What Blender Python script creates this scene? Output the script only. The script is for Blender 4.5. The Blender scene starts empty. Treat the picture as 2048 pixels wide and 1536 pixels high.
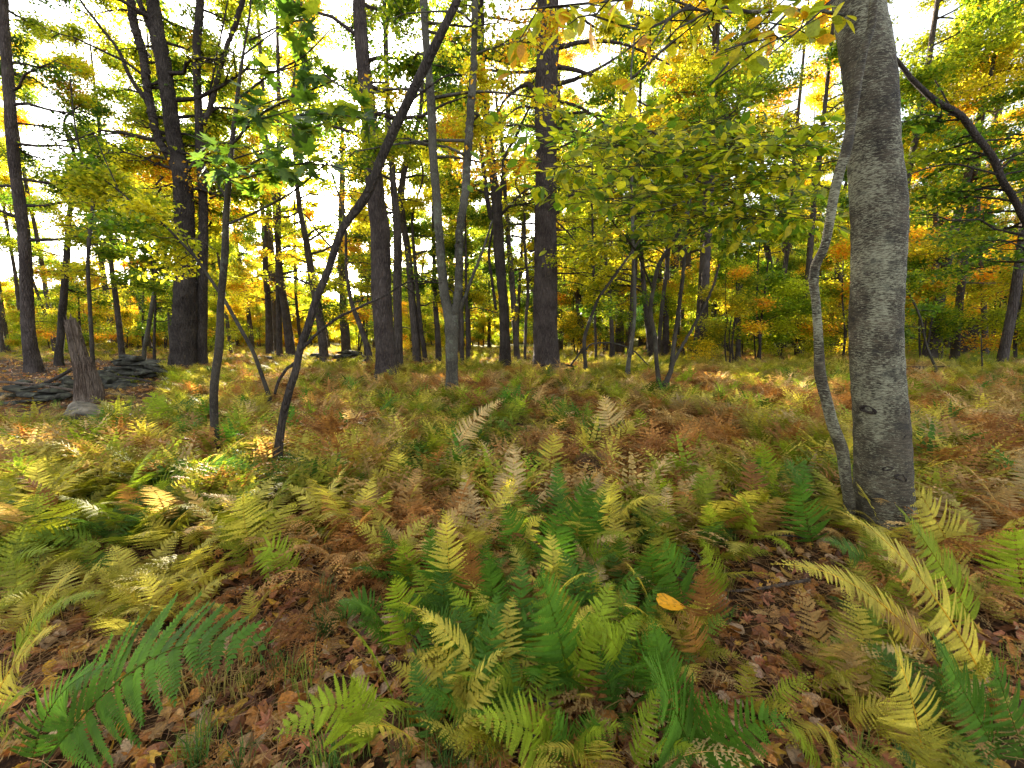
import bpy, math, random
import numpy as np
from mathutils import Vector, Matrix
PI = math.pi
scene = bpy.context.scene
COL = scene.collection
# ------------------------------------------------------------------ camera
PITCH = math.radians(6.45); FPX = 796.0; CAMH = 1.4
cam_d = bpy.data.cameras.new('camera'); cam = bpy.data.objects.new('camera', cam_d); COL.objects.link(cam)
cam_d.sensor_width = 36.0; cam_d.lens = 36.0*FPX/2048.0; cam_d.clip_start = 0.02; cam_d.clip_end = 1500
cam.location = (0, 0, CAMH); cam.rotation_euler = (PI/2-PITCH, 0, 0)
scene.camera = cam
def ray(px, py):
    u = (px-1024)/FPX; v = (768-py)/FPX
    return np.array([u, math.cos(PITCH)+math.sin(PITCH)*v, -math.sin(PITCH)+math.cos(PITCH)*v])
# ------------------------------------------------------------------ light
sd = ray(695, 415); sd = sd/np.linalg.norm(sd)
SUN_EL = math.asin(sd[2]); SUN_AZ = math.atan2(sd[0], sd[1])       # azimuth clockwise from +Y
w = bpy.data.worlds.new('World'); scene.world = w; w.use_nodes = True
nt = w.node_tree; nt.nodes.clear()
sky = nt.nodes.new('ShaderNodeTexSky'); sky.sky_type = 'NISHITA'; sky.sun_disc = False
sky.sun_elevation = SUN_EL; sky.sun_rotation = SUN_AZ
sky.air_density = 1.0; sky.dust_density = 2.5; sky.ozone_density = 1.2
bg = nt.nodes.new('ShaderNodeBackground'); bg.inputs['Strength'].default_value = 0.082
wo = nt.nodes.new('ShaderNodeOutputWorld')
hs = nt.nodes.new('ShaderNodeHueSaturation'); hs.inputs['Saturation'].default_value = 0.38
nt.links.new(sky.outputs[0], hs.inputs['Color']); nt.links.new(hs.outputs[0], bg.inputs[0]); nt.links.new(bg.outputs[0], wo.inputs[0])
sl = bpy.data.lights.new('sun', 'SUN'); sl.energy = 5.0; sl.angle = math.radians(0.6); sl.color = (1.0, 0.88, 0.70)
so = bpy.data.objects.new('sun', sl); COL.objects.link(so)
so.rotation_euler = Vector((-sd[0], -sd[1], -sd[2])).to_track_quat('-Z', 'Y').to_euler()
so.location = (sd[0]*60, sd[1]*60, sd[2]*60)
scene.view_settings.view_transform = 'Standard'; scene.view_settings.look = 'None'
scene.view_settings.exposure = 3.25; scene.view_settings.gamma = 1.0
scene.view_settings.use_curve_mapping = False
scene.cycles.max_bounces = 7; scene.cycles.diffuse_bounces = 4; scene.cycles.transmission_bounces = 4
scene.cycles.glossy_bounces = 2
# ------------------------------------------------------------------ helpers
def tag(o, label=None, cat=None, group=None, kind=None):
    if label: o['label'] = label
    if cat: o['category'] = cat
    if group: o['group'] = group
    if kind: o['kind'] = kind
    return o
def empty(name, loc=(0, 0, 0), rz=0):
    o = bpy.data.objects.new(name, None); COL.objects.link(o); o.location = loc; o.rotation_euler = (0, 0, rz)
    o.empty_display_size = 0.1
    return o
class MB:
    """collects triangles with a colour per vertex"""
    def __init__(s): s.v = []; s.t = []; s.c = []; s.m = []; s.n = 0
    def add(s, V, T, c=(1, 1, 1), mi=0):
        V = np.asarray(V, float).reshape(-1, 3); T = np.asarray(T, int).reshape(-1, 3)
        c = np.asarray(c, float)
        if c.ndim == 1: c = np.tile(c, (len(V), 1))
        s.v.append(V); s.t.append(T+s.n); s.c.append(c); s.m.append(np.full(len(T), mi)); s.n += len(V)
    def mesh(s, name, mats, smooth=False, off=(0, 0, 0)):
        V = np.concatenate(s.v)-np.asarray(off, float); T = np.concatenate(s.t); C = np.concatenate(s.c)
        me = bpy.data.meshes.new(name)
        me.vertices.add(len(V)); me.vertices.foreach_set('co', V.astype(np.float32).ravel())
        me.loops.add(len(T)*3); me.loops.foreach_set('vertex_index', T.astype(np.int32).ravel())
        me.polygons.add(len(T)); me.polygons.foreach_set('loop_start', np.arange(0, len(T)*3, 3, dtype=np.int32))
        if not isinstance(mats, (list, tuple)): mats = [mats]
        for m in mats: me.materials.append(m)
        me.polygons.foreach_set('material_index', np.concatenate(s.m).astype(np.int32))
        me.polygons.foreach_set('use_smooth', np.full(len(T), smooth))
        a = me.color_attributes.new('Col', 'FLOAT_COLOR', 'POINT')
        a.data.foreach_set('color', np.concatenate([C, np.ones((len(C), 1))], 1).astype(np.float32).ravel())
        me.update(calc_edges=True)
        return me
def obj(name, me, parent=None, loc=(0, 0, 0)):
    o = bpy.data.objects.new(name, me); COL.objects.link(o); o.parent = parent; o.location = loc
    return o
def nrm(a): return a/np.maximum(np.linalg.norm(a, axis=-1, keepdims=True), 1e-9)
def resample(P, R, n):
    P = np.asarray(P, float); R = np.asarray(R, float)
    k = len(P)
    if k == 2:
        t = np.linspace(0, 1, n)[:, None]; return P[0]*(1-t)+P[1]*t, R[0]*(1-t[:, 0])+R[1]*t[:, 0]
    d = np.r_[0, np.cumsum(np.linalg.norm(np.diff(P, axis=0), axis=1))]
    m = np.gradient(P, d, axis=0)
    tt = np.linspace(0, d[-1], n); i = np.clip(np.searchsorted(d, tt)-1, 0, k-2)
    h = (d[i+1]-d[i]); s = ((tt-d[i])/h)[:, None]; h = h[:, None]
    Q = (2*s**3-3*s**2+1)*P[i]+(s**3-2*s**2+s)*h*m[i]+(-2*s**3+3*s**2)*P[i+1]+(s**3-s**2)*h*m[i+1]
    return Q, np.interp(tt, d, R)
def tube(P, R, ns, disp=None, cap=True):
    P = np.asarray(P, float); n = len(P)
    T = nrm(np.gradient(P, axis=0))
    ref = np.array([0.0, 1.0, 0.0]) if abs(T[:, 1]).mean() < 0.8 else np.array([1.0, 0, 0])
    A = nrm(np.cross(T, ref)); B = np.cross(T, A)
    th = np.linspace(0, 2*PI, ns, endpoint=False)
    rr = np.repeat(np.asarray(R)[:, None], ns, 1)
    if disp is not None:
        L = np.r_[0, np.cumsum(np.linalg.norm(np.diff(P, axis=0), axis=1))]
        rr = rr+disp(th[None, :], L[:, None], rr)
    V = P[:, None, :]+rr[..., None]*(np.cos(th)[None, :, None]*A[:, None, :]+np.sin(th)[None, :, None]*B[:, None, :])
    V = V.reshape(-1, 3)
    i = np.arange(n-1)[:, None]*ns; j = np.arange(ns)[None, :]; j2 = (j+1) % ns
    a = i+j; b = i+j2; c = i+ns+j2; d = i+ns+j
    F = np.concatenate([np.stack([a, b, c], -1).reshape(-1, 3), np.stack([a, c, d], -1).reshape(-1, 3)])
    if cap:
        V = np.vstack([V, P[-1]+T[-1]*R[-1]*0.5]); k = len(V)-1; o = (n-1)*ns
        F = np.vstack([F, np.stack([o+np.arange(ns), o+(np.arange(ns)+1) % ns, np.full(ns, k)], -1)])
    return V, F
# ---- terrain
def terrain(x, y):
    x = np.asarray(x, float); y = np.asarray(y, float)
    t = np.clip((y-1.5)/11.5, 0, 1); t = t*t*(3-2*t)
    z = 0.48*t
    z = z+0.045*np.sin(x*0.9+1.3)*np.cos(y*0.7+0.4)+0.03*np.sin(x*2.1+y*1.3)+0.018*np.sin(x*4.3-y*3.1+1)
    far = np.clip((y-40)/80, 0, 1)
    z = z+far*1.0
    return z
def tz(x, y): return float(terrain(x, y))
def ground_at(px, py, lift=0.0):
    d = ray(px, py); o = np.array([0, 0, CAMH]); t = 0.3
    while t < 140:
        p = o+d*t
        if p[2] <= tz(p[0], p[1])+lift: break
        t += 0.02+0.002*t
    return np.array([p[0], p[1], tz(p[0], p[1])])
def at(px, py, Y):
    d = ray(px, py); t = Y/d[1]
    return np.array([d[0]*t, Y, CAMH+d[2]*t])
def W(wpx, Y): return wpx/FPX*Y
# ------------------------------------------------------------------ materials
def newmat(name):
    m = bpy.data.materials.new(name); m.use_nodes = True; m.node_tree.nodes.clear(); return m, m.node_tree
class NT:
    def __init__(s, nt): s.nt = nt
    def n(s, t, **k):
        x = s.nt.nodes.new(t)
        for a, b in k.items(): setattr(x, a, b)
        return x
    def l(s, a, b): s.nt.links.new(a, b)
    def ramp(s, fac, stops):
        r = s.n('ShaderNodeValToRGB'); e = r.color_ramp.elements
        while len(e) < len(stops): e.new(0.5)
        for k, (p, c) in enumerate(stops):
            e[k].position = p; e[k].color = (c[0], c[1], c[2], 1) if hasattr(c, '__len__') else (c, c, c, 1)
        s.l(fac, r.inputs[0]); return r.outputs[0]
    def mix(s, fac, a, b, mode='MIX'):
        m = s.n('ShaderNodeMix', data_type='RGBA', blend_type=mode)
        for sock, v in ((m.inputs[0], fac), (m.inputs[6], a), (m.inputs[7], b)):
            if hasattr(v, 'is_linked'): s.l(v, sock)
            elif hasattr(v, '__len__'): sock.default_value = (v[0], v[1], v[2], 1)
            else: sock.default_value = v if sock == m.inputs[0] else (v, v, v, 1)
        return m.outputs[2]
    def noise(s, vec, scale, detail=4, rough=0.55):
        x = s.n('ShaderNodeTexNoise'); x.inputs['Scale'].default_value = scale; x.inputs['Detail'].default_value = detail
        x.inputs['Roughness'].default_value = rough; s.l(vec, x.inputs['Vector']); return x.outputs['Fac']
    def coords(s, scale=(1, 1, 1), obj=True):
        tc = s.n('ShaderNodeTexCoord'); mp = s.n('ShaderNodeMapping'); mp.inputs['Scale'].default_value = scale
        s.l(tc.outputs['Object' if obj else 'Generated'], mp.inputs[0]); return mp.outputs[0]
def leaf_mat(name, source, trans=0.5, tboost=1.5, rough=0.45, spec=0.35):
    m, nt_ = newmat(name); n = NT(nt_)
    at_ = n.n('ShaderNodeAttribute', attribute_name='Col')
    if source == 'col': c = at_.outputs['Color']
    elif source == 'object':
        oi = n.n('ShaderNodeObjectInfo'); c = n.mix(1.0, oi.outputs['Color'], at_.outputs['Color'], 'MULTIPLY')
    elif source == 'colrand':
        oi = n.n('ShaderNodeObjectInfo'); r = n.ramp(oi.outputs['Random'], [(0, (0.75, 0.95, 0.9)), (0.5, (1, 1, 1)), (1, (1.25, 0.98, 0.9))])
        c = n.mix(1.0, at_.outputs['Color'], r, 'MULTIPLY')
    else:
        a2 = n.n('ShaderNodeAttribute', attribute_name='tint'); a2.attribute_type = 'INSTANCER'
        c = n.mix(1.0, a2.outputs['Color'], at_.outputs['Color'], 'MULTIPLY')
    nz = n.noise(n.coords(), 30 if source in ('col', 'colrand') else 7, 4); v = n.ramp(nz, [(0.32, 0.45 if 'litter' in name or 'fallen' in name else 0.75), (0.5, 0.95), (0.7, 1.25)])
    c = n.mix(1.0, c, v, 'MULTIPLY')
    tc = n.mix(1.0, c, (tboost, tboost*1.05, tboost*0.7), 'MULTIPLY')
    p = n.n('ShaderNodeBsdfPrincipled'); p.inputs['Roughness'].default_value = rough; p.inputs['Specular IOR Level'].default_value = spec
    n.l(c, p.inputs['Base Color'])
    t = n.n('ShaderNodeBsdfTranslucent'); n.l(tc, t.inputs[0])
    mx = n.n('ShaderNodeMixShader'); mx.inputs[0].default_value = trans; n.l(p.outputs[0], mx.inputs[1]); n.l(t.outputs[0], mx.inputs[2])
    o = n.n('ShaderNodeOutputMaterial'); n.l(mx.outputs[0], o.inputs[0])
    return m
def bark_mat(name, dark, mid, light, sc=(1, 1, 0.18), fs=26, bump=0.9, moss=0.0, rough=0.9):
    m, nt_ = newmat(name); n = NT(nt_)
    co = n.coords(sc); vo = n.n('ShaderNodeTexVoronoi', feature='DISTANCE_TO_EDGE'); vo.inputs['Scale'].default_value = fs
    nz0 = n.n('ShaderNodeTexNoise'); nz0.inputs['Scale'].default_value = fs*0.4; n.l(co, nz0.inputs['Vector'])
    vm = n.n('ShaderNodeVectorMath', operation='MULTIPLY_ADD'); n.l(nz0.outputs['Color'], vm.inputs[0]); vm.inputs[1].default_value = (0.09,)*3; n.l(co, vm.inputs[2])
    n.l(vm.outputs[0], vo.inputs['Vector'])
    e = n.ramp(vo.outputs['Distance'], [(0.0, 0.0), (0.18, 0.7), (0.5, 1.0)])
    nz = n.noise(n.coords((1, 1, 0.35)), fs*1.8, 6, 0.7)
    nb = n.noise(n.coords(), 2.3, 3)
    c = n.ramp(nz, [(0.3, dark), (0.52, mid), (0.78, light)])
    c = n.mix(e, n.mix(0.75, c, dark), c)
    c = n.mix(n.ramp(nb, [(0.4, 0.0), (0.7, 0.5)]), c, light)
    if moss:
        mn = n.noise(n.coords(), 6, 5, 0.7); c = n.mix(n.ramp(mn, [(0.6-moss*0.1, 0), (0.72-moss*0.1, moss)]), c, (0.16, 0.18, 0.12))
    p = n.n('ShaderNodeBsdfPrincipled'); p.inputs['Roughness'].default_value = rough; p.inputs['Specular IOR Level'].default_value = 0.2
    n.l(c, p.inputs['Base Color'])
    b = n.n('ShaderNodeBump'); b.inputs['Strength'].default_value = bump; b.inputs['Distance'].default_value = 0.04
    hm = n.n('ShaderNodeMath', operation='ADD'); n.l(e, hm.inputs[0]); n.l(nz, hm.inputs[1]); n.l(hm.outputs[0], b.inputs['Height'])
    n.l(b.outputs[0], p.inputs['Normal'])
    o = n.n('ShaderNodeOutputMaterial'); n.l(p.outputs[0], o.inputs[0])
    return m
def beech_mat():
    m, nt_ = newmat('beech_bark'); n = NT(nt_)
    base = n.ramp(n.noise(n.coords((1, 1, 1.6)), 5, 5, 0.65), [(0.3, (0.030, 0.022, 0.013)), (0.5, (0.075, 0.058, 0.036)), (0.75, (0.135, 0.108, 0.070))])
    fine = n.ramp(n.noise(n.coords((1, 1, 7)), 14, 5, 0.75), [(0.35, 0.35), (0.65, 1.5)])
    c = n.mix(1.0, base, fine, 'MULTIPLY')
    # pale lichen in thin horizontal dashes, thicker towards one side
    ln = n.noise(n.coords((1, 1, 5.5)), 42, 4, 0.75); big = n.noise(n.coords((1, 1, 0.6)), 3.0, 5, 0.7)
    ad = n.n('ShaderNodeMath', operation='MULTIPLY_ADD'); n.l(big, ad.inputs[0]); ad.inputs[1].default_value = 0.7; n.l(ln, ad.inputs[2])
    c = n.mix(n.ramp(ad.outputs[0], [(0.88, 0), (0.90, 0.6), (0.98, 0.9)]), c, (0.35, 0.335, 0.22))
    sp = n.noise(n.coords((1, 1, 1.3)), 9, 4, 0.6)
    c = n.mix(n.ramp(sp, [(0.56, 0), (0.66, 0.7)]), c, (0.03, 0.026, 0.02))
    p = n.n('ShaderNodeBsdfPrincipled'); p.inputs['Roughness'].default_value = 0.75; p.inputs['Specular IOR Level'].default_value = 0.3
    n.l(c, p.inputs['Base Color'])
    b = n.n('ShaderNodeBump'); b.inputs['Strength'].default_value = 0.7; b.inputs['Distance'].default_value = 0.008
    n.l(fine, b.inputs['Height']); n.l(b.outputs[0], p.inputs['Normal'])
    o = n.n('ShaderNodeOutputMaterial'); n.l(p.outputs[0], o.inputs[0])
    return m
def plain_noise_mat(name, stops, scale, rough=0.9, bump=0.5, dist=0.02, sc=(1, 1, 1), spec=0.2):
    m, nt_ = newmat(name); n = NT(nt_)
    nz = n.noise(n.coords(sc), scale, 7, 0.65); c = n.ramp(nz, stops)
    p = n.n('ShaderNodeBsdfPrincipled'); p.inputs['Roughness'].default_value = rough; p.inputs['Specular IOR Level'].default_value = spec
    n.l(c, p.inputs['Base Color'])
    b = n.n('ShaderNodeBump'); b.inputs['Strength'].default_value = bump; b.inputs['Distance'].default_value = dist
    n.l(nz, b.inputs['Height']); n.l(b.outputs[0], p.inputs['Normal'])
    o = n.n('ShaderNodeOutputMaterial'); n.l(p.outputs[0], o.inputs[0])
    return m
M = {
 'crown': leaf_mat('crown_leaves', 'col', 0.58, 2.15),
 'crown_shared': leaf_mat('crown_leaves_varied', 'colrand', 0.58, 2.15),
 'leaf': leaf_mat('single_leaf', 'object', 0.5, 1.8),
 'frond': leaf_mat('fern_frond', 'object', 0.42, 1.6, 0.6, .2),
 'frond_i': leaf_mat('fern_frond_carpet', 'inst', 0.42, 1.6, 0.6, .2),
 'litter_i': leaf_mat('litter_leaf', 'inst', 0.2, 1.2, 0.55),
 'litter': leaf_mat('fallen_leaf', 'object', 0.25, 1.3, 0.5),
 'pine': bark_mat('pine_bark', (0.028, 0.020, 0.018), (0.085, 0.062, 0.052), (0.17, 0.135, 0.115)),
 'dark': bark_mat('dark_bark', (0.022, 0.017, 0.014), (0.065, 0.048, 0.038), (0.13, 0.105, 0.085), fs=34),
 'grey': bark_mat('grey_bark', (0.03, 0.026, 0.02), (0.08, 0.068, 0.05), (0.19, 0.175, 0.135), sc=(1, 1, 0.5), fs=30, bump=0.4, moss=0.6),
 'back': bark_mat('far_bark', (0.035, 0.027, 0.022), (0.09, 0.068, 0.055), (0.17, 0.14, 0.12), fs=22),
 'sapling': bark_mat('sapling_bark', (0.02, 0.016, 0.012), (0.05, 0.04, 0.03), (0.12, 0.10, 0.075), sc=(1, 1, 0.6), fs=45, bump=0.4, moss=0.35),
 'snag': bark_mat('weathered_wood', (0.05, 0.032, 0.022), (0.16, 0.11, 0.08), (0.32, 0.25, 0.19), sc=(1, 1, 0.08), fs=30),
 'beech': beech_mat(),
 'stone': plain_noise_mat('lichened_stone', [(0.3, (0.012, 0.010, 0.008)), (0.5, (0.042, 0.038, 0.028)), (0.62, (0.08, 0.078, 0.052)), (0.75, (0.17, 0.17, 0.12))], 9, bump=0.8),
 'pale_stone': plain_noise_mat('pale_stone', [(0.3, (0.05, 0.042, 0.03)), (0.5, (0.15, 0.125, 0.09)), (0.75, (0.34, 0.27, 0.18))], 8, bump=0.8),
 'needle': plain_noise_mat('pine_needles', [(0.3, (0.16, 0.075, 0.025)), (0.7, (0.46, 0.25, 0.09))], 3, rough=0.6, bump=0.0),
 'straw': plain_noise_mat('dry_straw', [(0.3, (0.10, 0.05, 0.025)), (0.7, (0.30, 0.18, 0.08))], 5, rough=0.7, bump=0.0),
}
def ground_mat():
    m, nt_ = newmat('leaf_litter_soil'); n = NT(nt_)
    co = n.coords()
    a = n.ramp(n.noise(co, 28, 8, 0.75), [(0.3, (0.016, 0.009, 0.005)), (0.5, (0.055, 0.028, 0.012)), (0.62, (0.14, 0.065, 0.024)), (0.8, (0.28, 0.14, 0.05))])
    b = n.ramp(n.noise(co, 9, 6, 0.7), [(0.3, (0.10, 0.12, 0.03)), (0.7, (0.24, 0.19, 0.04))])
    tc = n.n('ShaderNodeTexCoord'); sp = n.n('ShaderNodeSeparateXYZ'); n.l(tc.outputs['Object'], sp.inputs[0])
    fy = n.n('ShaderNodeMapRange'); fy.inputs[1].default_value = 20; fy.inputs[2].default_value = 45; n.l(sp.outputs['Y'], fy.inputs[0])
    c = n.mix(fy.outputs[0], a, b)
    p = n.n('ShaderNodeBsdfPrincipled'); p.inputs['Roughness'].default_value = 0.95; p.inputs['Specular IOR Level'].default_value = 0.15
    n.l(c, p.inputs['Base Color'])
    bp = n.n('ShaderNodeBump'); bp.inputs['Strength'].default_value = 0.9; bp.inputs['Distance'].default_value = 0.03
    n.l(n.noise(co, 40, 6, 0.7), bp.inputs['Height']); n.l(bp.outputs[0], p.inputs['Normal'])
    o = n.n('ShaderNodeOutputMaterial'); n.l(p.outputs[0], o.inputs[0])
    return m
# ------------------------------------------------------------------ ground
def axis(a, b, n, pw):
    t = np.linspace(-1, 1, n); s = np.sign(t)*np.abs(t)**pw
    return np.where(s < 0, -s*a, s*b)
gx = axis(-320, 320, 181, 2.6); gy = axis(-120, 520, 221, 2.6)+4
X, Yg = np.meshgrid(gx, gy); Z = terrain(X, Yg)
rng = np.random.default_rng(5)
Z = Z+np.where((np.abs(X) < 12) & (Yg < 16), rng.normal(0, 0.006, Z.shape), 0)
V = np.stack([X, Yg, Z], -1).reshape(-1, 3); nx = len(gx); ny = len(gy)
i = np.arange(ny-1)[:, None]*nx; j = np.arange(nx-1)[None, :]
a = i+j
F = np.concatenate([np.stack([a, a+1, a+nx+1], -1).reshape(-1, 3), np.stack([a, a+nx+1, a+nx], -1).reshape(-1, 3)])
mb = MB(); mb.add(V, F)
tag(obj('ground', mb.mesh('ground', ground_mat(), True)), kind='structure')
# ------------------------------------------------------------------ leaves
DIAMOND = (np.array([(0, 0, 0), (.45, .34, .07), (1, 0, -.06), (.45, -.34, .07)], float), np.array([(0, 3, 2), (0, 2, 1)]))
def outline_leaf(pts, bend=0.12, fold=0.12):
    """pts: half outline (x, y) from stalk to tip"""
    V = [(0, 0, 0)]; xs = [p[0] for p in pts]
    mid = [(x, 0, -bend*x*x) for x in xs]; lf = [(x, y, -bend*x*x+fold*y) for x, y in pts]; rt = [(x, -y, -bend*x*x+fold*y) for x, y in pts]
    n = len(pts); V = [(0, 0, 0)]+mid+lf+rt+[(1, 0, -bend)]
    T = []
    for s in (1, 2):
        o = 1+n*s
        T.append((0, 1, o))
        for k in range(n-1): T += [(1+k, 2+k, o+k), (2+k, o+k+1, o+k)]
        T.append((n, 3*n+1, o+n-1))
    return np.array(V, float), np.array(T)
OVAL = outline_leaf([(.12, .13), (.32, .27), (.55, .29), (.78, .19), (.92, .07)])
HEART = outline_leaf([(.03, .22), (.2, .42), (.45, .43), (.7, .28), (.88, .1)], 0.25, 0.2)
LONG = outline_leaf([(.12, .07), (.35, .17), (.6, .2), (.82, .12), (.94, .04)])
def maple():
    ang = [150, 128, 118, 100, 88, 76, 62, 52, 44, 34, 22, 12, 6, 0]
    rad = [.30, .34, .22, .46, .52, .30, .36, .64, .66, .42, .40, .74, .70, .98]
    P = [(.38+r*.62*math.cos(math.radians(a)), r*.80*math.sin(math.radians(a))) for a, r in zip(ang, rad)]
    up = P; dn = [(x, -y) for x, y in P[:-1]][::-1]; ring = [(0.2, 0)]+up+dn
    V = [(.38, 0, 0)]+[(x, y, -.10*x*x+.10*abs(y)) for x, y in ring]
    n = len(ring); T = [(0, 1+k, 1+(k+1) % n) for k in range(n)]
    V += [(0, .008, 0), (0, -.008, 0)]; T.append((len(V)-2, len(V)-1, 1))
    return np.array(V, float), np.array(T)
MAPLE = maple()
def leaf_batch(mb, rng, P, size, tmpl=DIAMOND, cols=None, updir=0.75, D=None, mi=0):
    n = len(P); tv, tt = tmpl
    N = nrm(np.stack([rng.normal(0, 0.6, n), rng.normal(0, 0.6, n), np.full(n, updir)], 1))
    if D is None: D = rng.normal(0, 1, (n, 3)); D[:, 2] = D[:, 2]*0.4-0.25
    D = nrm(D-N*(D*N).sum(1, keepdims=True)); S = np.cross(N, D)
    sz = (size*rng.uniform(0.65, 1.25, n))[:, None, None]
    Vv = P[:, None, :]+sz*(D[:, None, :]*tv[None, :, 0, None]+S[:, None, :]*tv[None, :, 1, None]+N[:, None, :]*tv[None, :, 2, None])
    k = len(tv); Tt = tt[None]+np.arange(n)[:, None, None]*k
    mb.add(Vv.reshape(-1, 3), Tt.reshape(-1, 3), np.repeat(cols, k, 0), mi)
DG = (0.040, 0.078, 0.010); G = (0.085, 0.145, 0.012); YG = (0.23, 0.25, 0.015); YE = (0.46, 0.39, 0.02); OR = (0.52, 0.25, 0.02); RD = (0.36, 0.09, 0.02)
PAL = {'green': ((DG, .35), (G, .4), (YG, .25)), 'yg': ((G, .25), (YG, .45), (YE, .3)), 'yellow': ((G, .08), (YG, .42), (YE, .44), (OR, .06)),
       'orange': ((YG, .28), (YE, .50), (OR, .22)), 'mixed': ((DG, .15), (G, .25), (YG, .3), (YE, .25), (OR, .05)), 'dark': ((DG, .7), (G, .3))}
def pal_cols(rng, pal, n, ids=None):
    c = np.array([p[0] for p in PAL[pal]]); wt = np.array([p[1] for p in PAL[pal]]); cum = np.cumsum(wt)/wt.sum()
    if ids is None: u = rng.random(n)
    else:
        k = int(ids.max())+1; base = rng.random(k); u = np.clip(base[ids]+rng.normal(0, 0.16, n), 0, 0.999)
    idx = np.searchsorted(cum, u); idx = np.clip(idx, 0, len(c)-1)
    return c[idx]*rng.uniform(0.7, 1.25, (n, 1))
# ------------------------------------------------------------------ branching
LPM = 4.3
def gen_crown(rng, P, R, h0, h1, nl, blen, up=0.35, droop=0.25, twigs=7, lpt=26, lsize=0.085, pal='mixed', spread=0.16, tmpl=DIAMOND, bmb=None, lmb=None, bmi=0, lmi=0, lastfrac=1.0, avoid=None, azc=None, azs=PI):
    zs = P[:, 2]; o = np.argsort(zs)
    allP = []; ids = []; lid = 0
    for k in range(nl):
        f = (k+rng.random())/nl; z = h0+(h1-h0)*f
        p0 = np.array([np.interp(z, zs[o], P[o, 0]), np.interp(z, zs[o], P[o, 1]), z]); r0 = np.interp(z, zs[o], R[o])
        az = rng.uniform(0, 2*PI) if azc is None else azc+rng.uniform(-azs, azs)
        L = blen*(1-0.55*f)*rng.uniform(0.65, 1.2)
        t = np.linspace(0, 1, 6)[:, None]
        dh = np.array([math.cos(az), math.sin(az), 0])
        u = up*rng.uniform(0.4, 1.6)
        Q = p0+dh*L*t+np.array([0, 0, 1])*(u*L*t-droop*L*t**2)+np.cumsum(rng.normal(0, 0.035*L, (6, 3)), 0)*(t > 0)
        rb = max(0.008, min(r0*0.42, 0.02*L+0.006))
        if bmb is not None:
            Vt, Ft = tube(Q, np.linspace(rb, 0.005, 6), 5); bmb.add(Vt, Ft, (1, 1, 1), bmi)
        for q in range(twigs):
            s = rng.uniform(0.22, 1.0); pb = np.array([np.interp(s, t[:, 0], Q[:, c]) for c in range(3)])
            a2 = az+rng.choice([-1, 1])*rng.uniform(0.4, 1.3); l2 = L*rng.uniform(0.18, 0.42)*(1.15-0.5*s)
            e = pb+np.array([math.cos(a2)*l2, math.sin(a2)*l2, rng.uniform(-0.45, 0.45)*l2])
            m_ = (pb+e)/2+rng.normal(0, 0.05*l2, 3)
            if bmb is not None:
                Vt, Ft = tube(np.array([pb, m_, e]), [rb*0.35+0.002, rb*0.2+0.002, 0.002], 3, cap=False); bmb.add(Vt, Ft, (1, 1, 1), bmi)
            n = rng.poisson(lpt*LPM)
            if n == 0: continue
            tt = rng.uniform(0.05, 1.15, n)[:, None]
            allP.append(pb+(e-pb)*tt+rng.normal(0, 1, (n, 3))*np.array([spread, spread, spread*0.8])*max(0.5, l2)**0.5)
            ids.append(np.full(n, lid))
        lid += 1
    if not allP: return
    allP = np.concatenate(allP); ids = np.concatenate(ids)
    if avoid is not None:
        keep = avoid(allP); allP = allP[keep]; ids = ids[keep]
    if len(allP): leaf_batch(lmb, rng, allP, lsize, tmpl, pal_cols(rng, pal, len(allP), ids), mi=lmi)
def proj(P):
    """pixel position of world points, used only to lay out which gaps in the crowns show sky"""
    d = P-np.array([0, 0, CAMH]); f = d[:, 1]*math.cos(PITCH)-d[:, 2]*math.sin(PITCH); u = d[:, 1]*math.sin(PITCH)+d[:, 2]*math.cos(PITCH)
    return 1024+FPX*d[:, 0]/f, 768-FPX*u/f
ORDS = ['', 'second ', 'third ', 'fourth ', 'fifth ', 'sixth ', 'seventh ', 'eighth ', 'ninth ', 'tenth ', 'eleventh ', 'twelfth ', 'thirteenth ', 'fourteenth ', 'fifteenth ', 'sixteenth ', 'seventeenth ', 'eighteenth ', 'nineteenth ']
TENS = {2: 'twenty', 3: 'thirty', 4: 'forty', 5: 'fifty'}
def ordw(n):
    if n < 19: return ORDS[n]
    a_, b_ = divmod(n+1, 10); return (TENS[a_][:-1]+'ieth ') if b_ == 0 else TENS[a_]+'-'+(['', 'first ']+ORDS[1:])[b_]
# ------------------------------------------------------------------ traced trees
def bark_disp(seed, amp, flare=0.0, freq=9, ridged=True):
    r = np.random.default_rng(seed); ph = r.uniform(0, 6.28, 12)
    def f(th, L, R):
        if ridged:
            wob = 0.5*np.sin(L*1.7+ph[0])+0.35*np.sin(L*4.3+ph[1]+2*th)+0.2*np.sin(L*11+3*th+ph[4])
            a_ = 1-np.abs(np.sin(freq*th+wob*2.2+ph[2]))**0.6*1.6
            b_ = np.sin(freq*2.3*th-wob*3+L*9+ph[3])*np.sin(L*13+ph[5]+5*th)
            d = amp*(a_*0.7+b_*0.5)
        else: d = 0
        d = d+R*0.035*np.sin(2*th+L*1.1+ph[6])+R*0.03*np.sin(3*th-L*2.3+ph[7])+R*0.02*np.sin(L*6+ph[8]+th)
        if not ridged: d = d+R*(0.010*np.sin(L*43+2.2*np.sin(2*th+ph[1])+1.3*np.sin(5*th))+0.012*np.maximum(0, np.sin(L*7+3*th+ph[2]))**6)
        if flare:
            fl = np.exp(-L/0.22)*flare; d = d+R*fl*(0.75+0.45*np.cos(5*th+ph[9])+0.25*np.cos(3*th+ph[10]))
        return d
    return f
LM = []   # landmarks (x, y, phrase)
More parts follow.
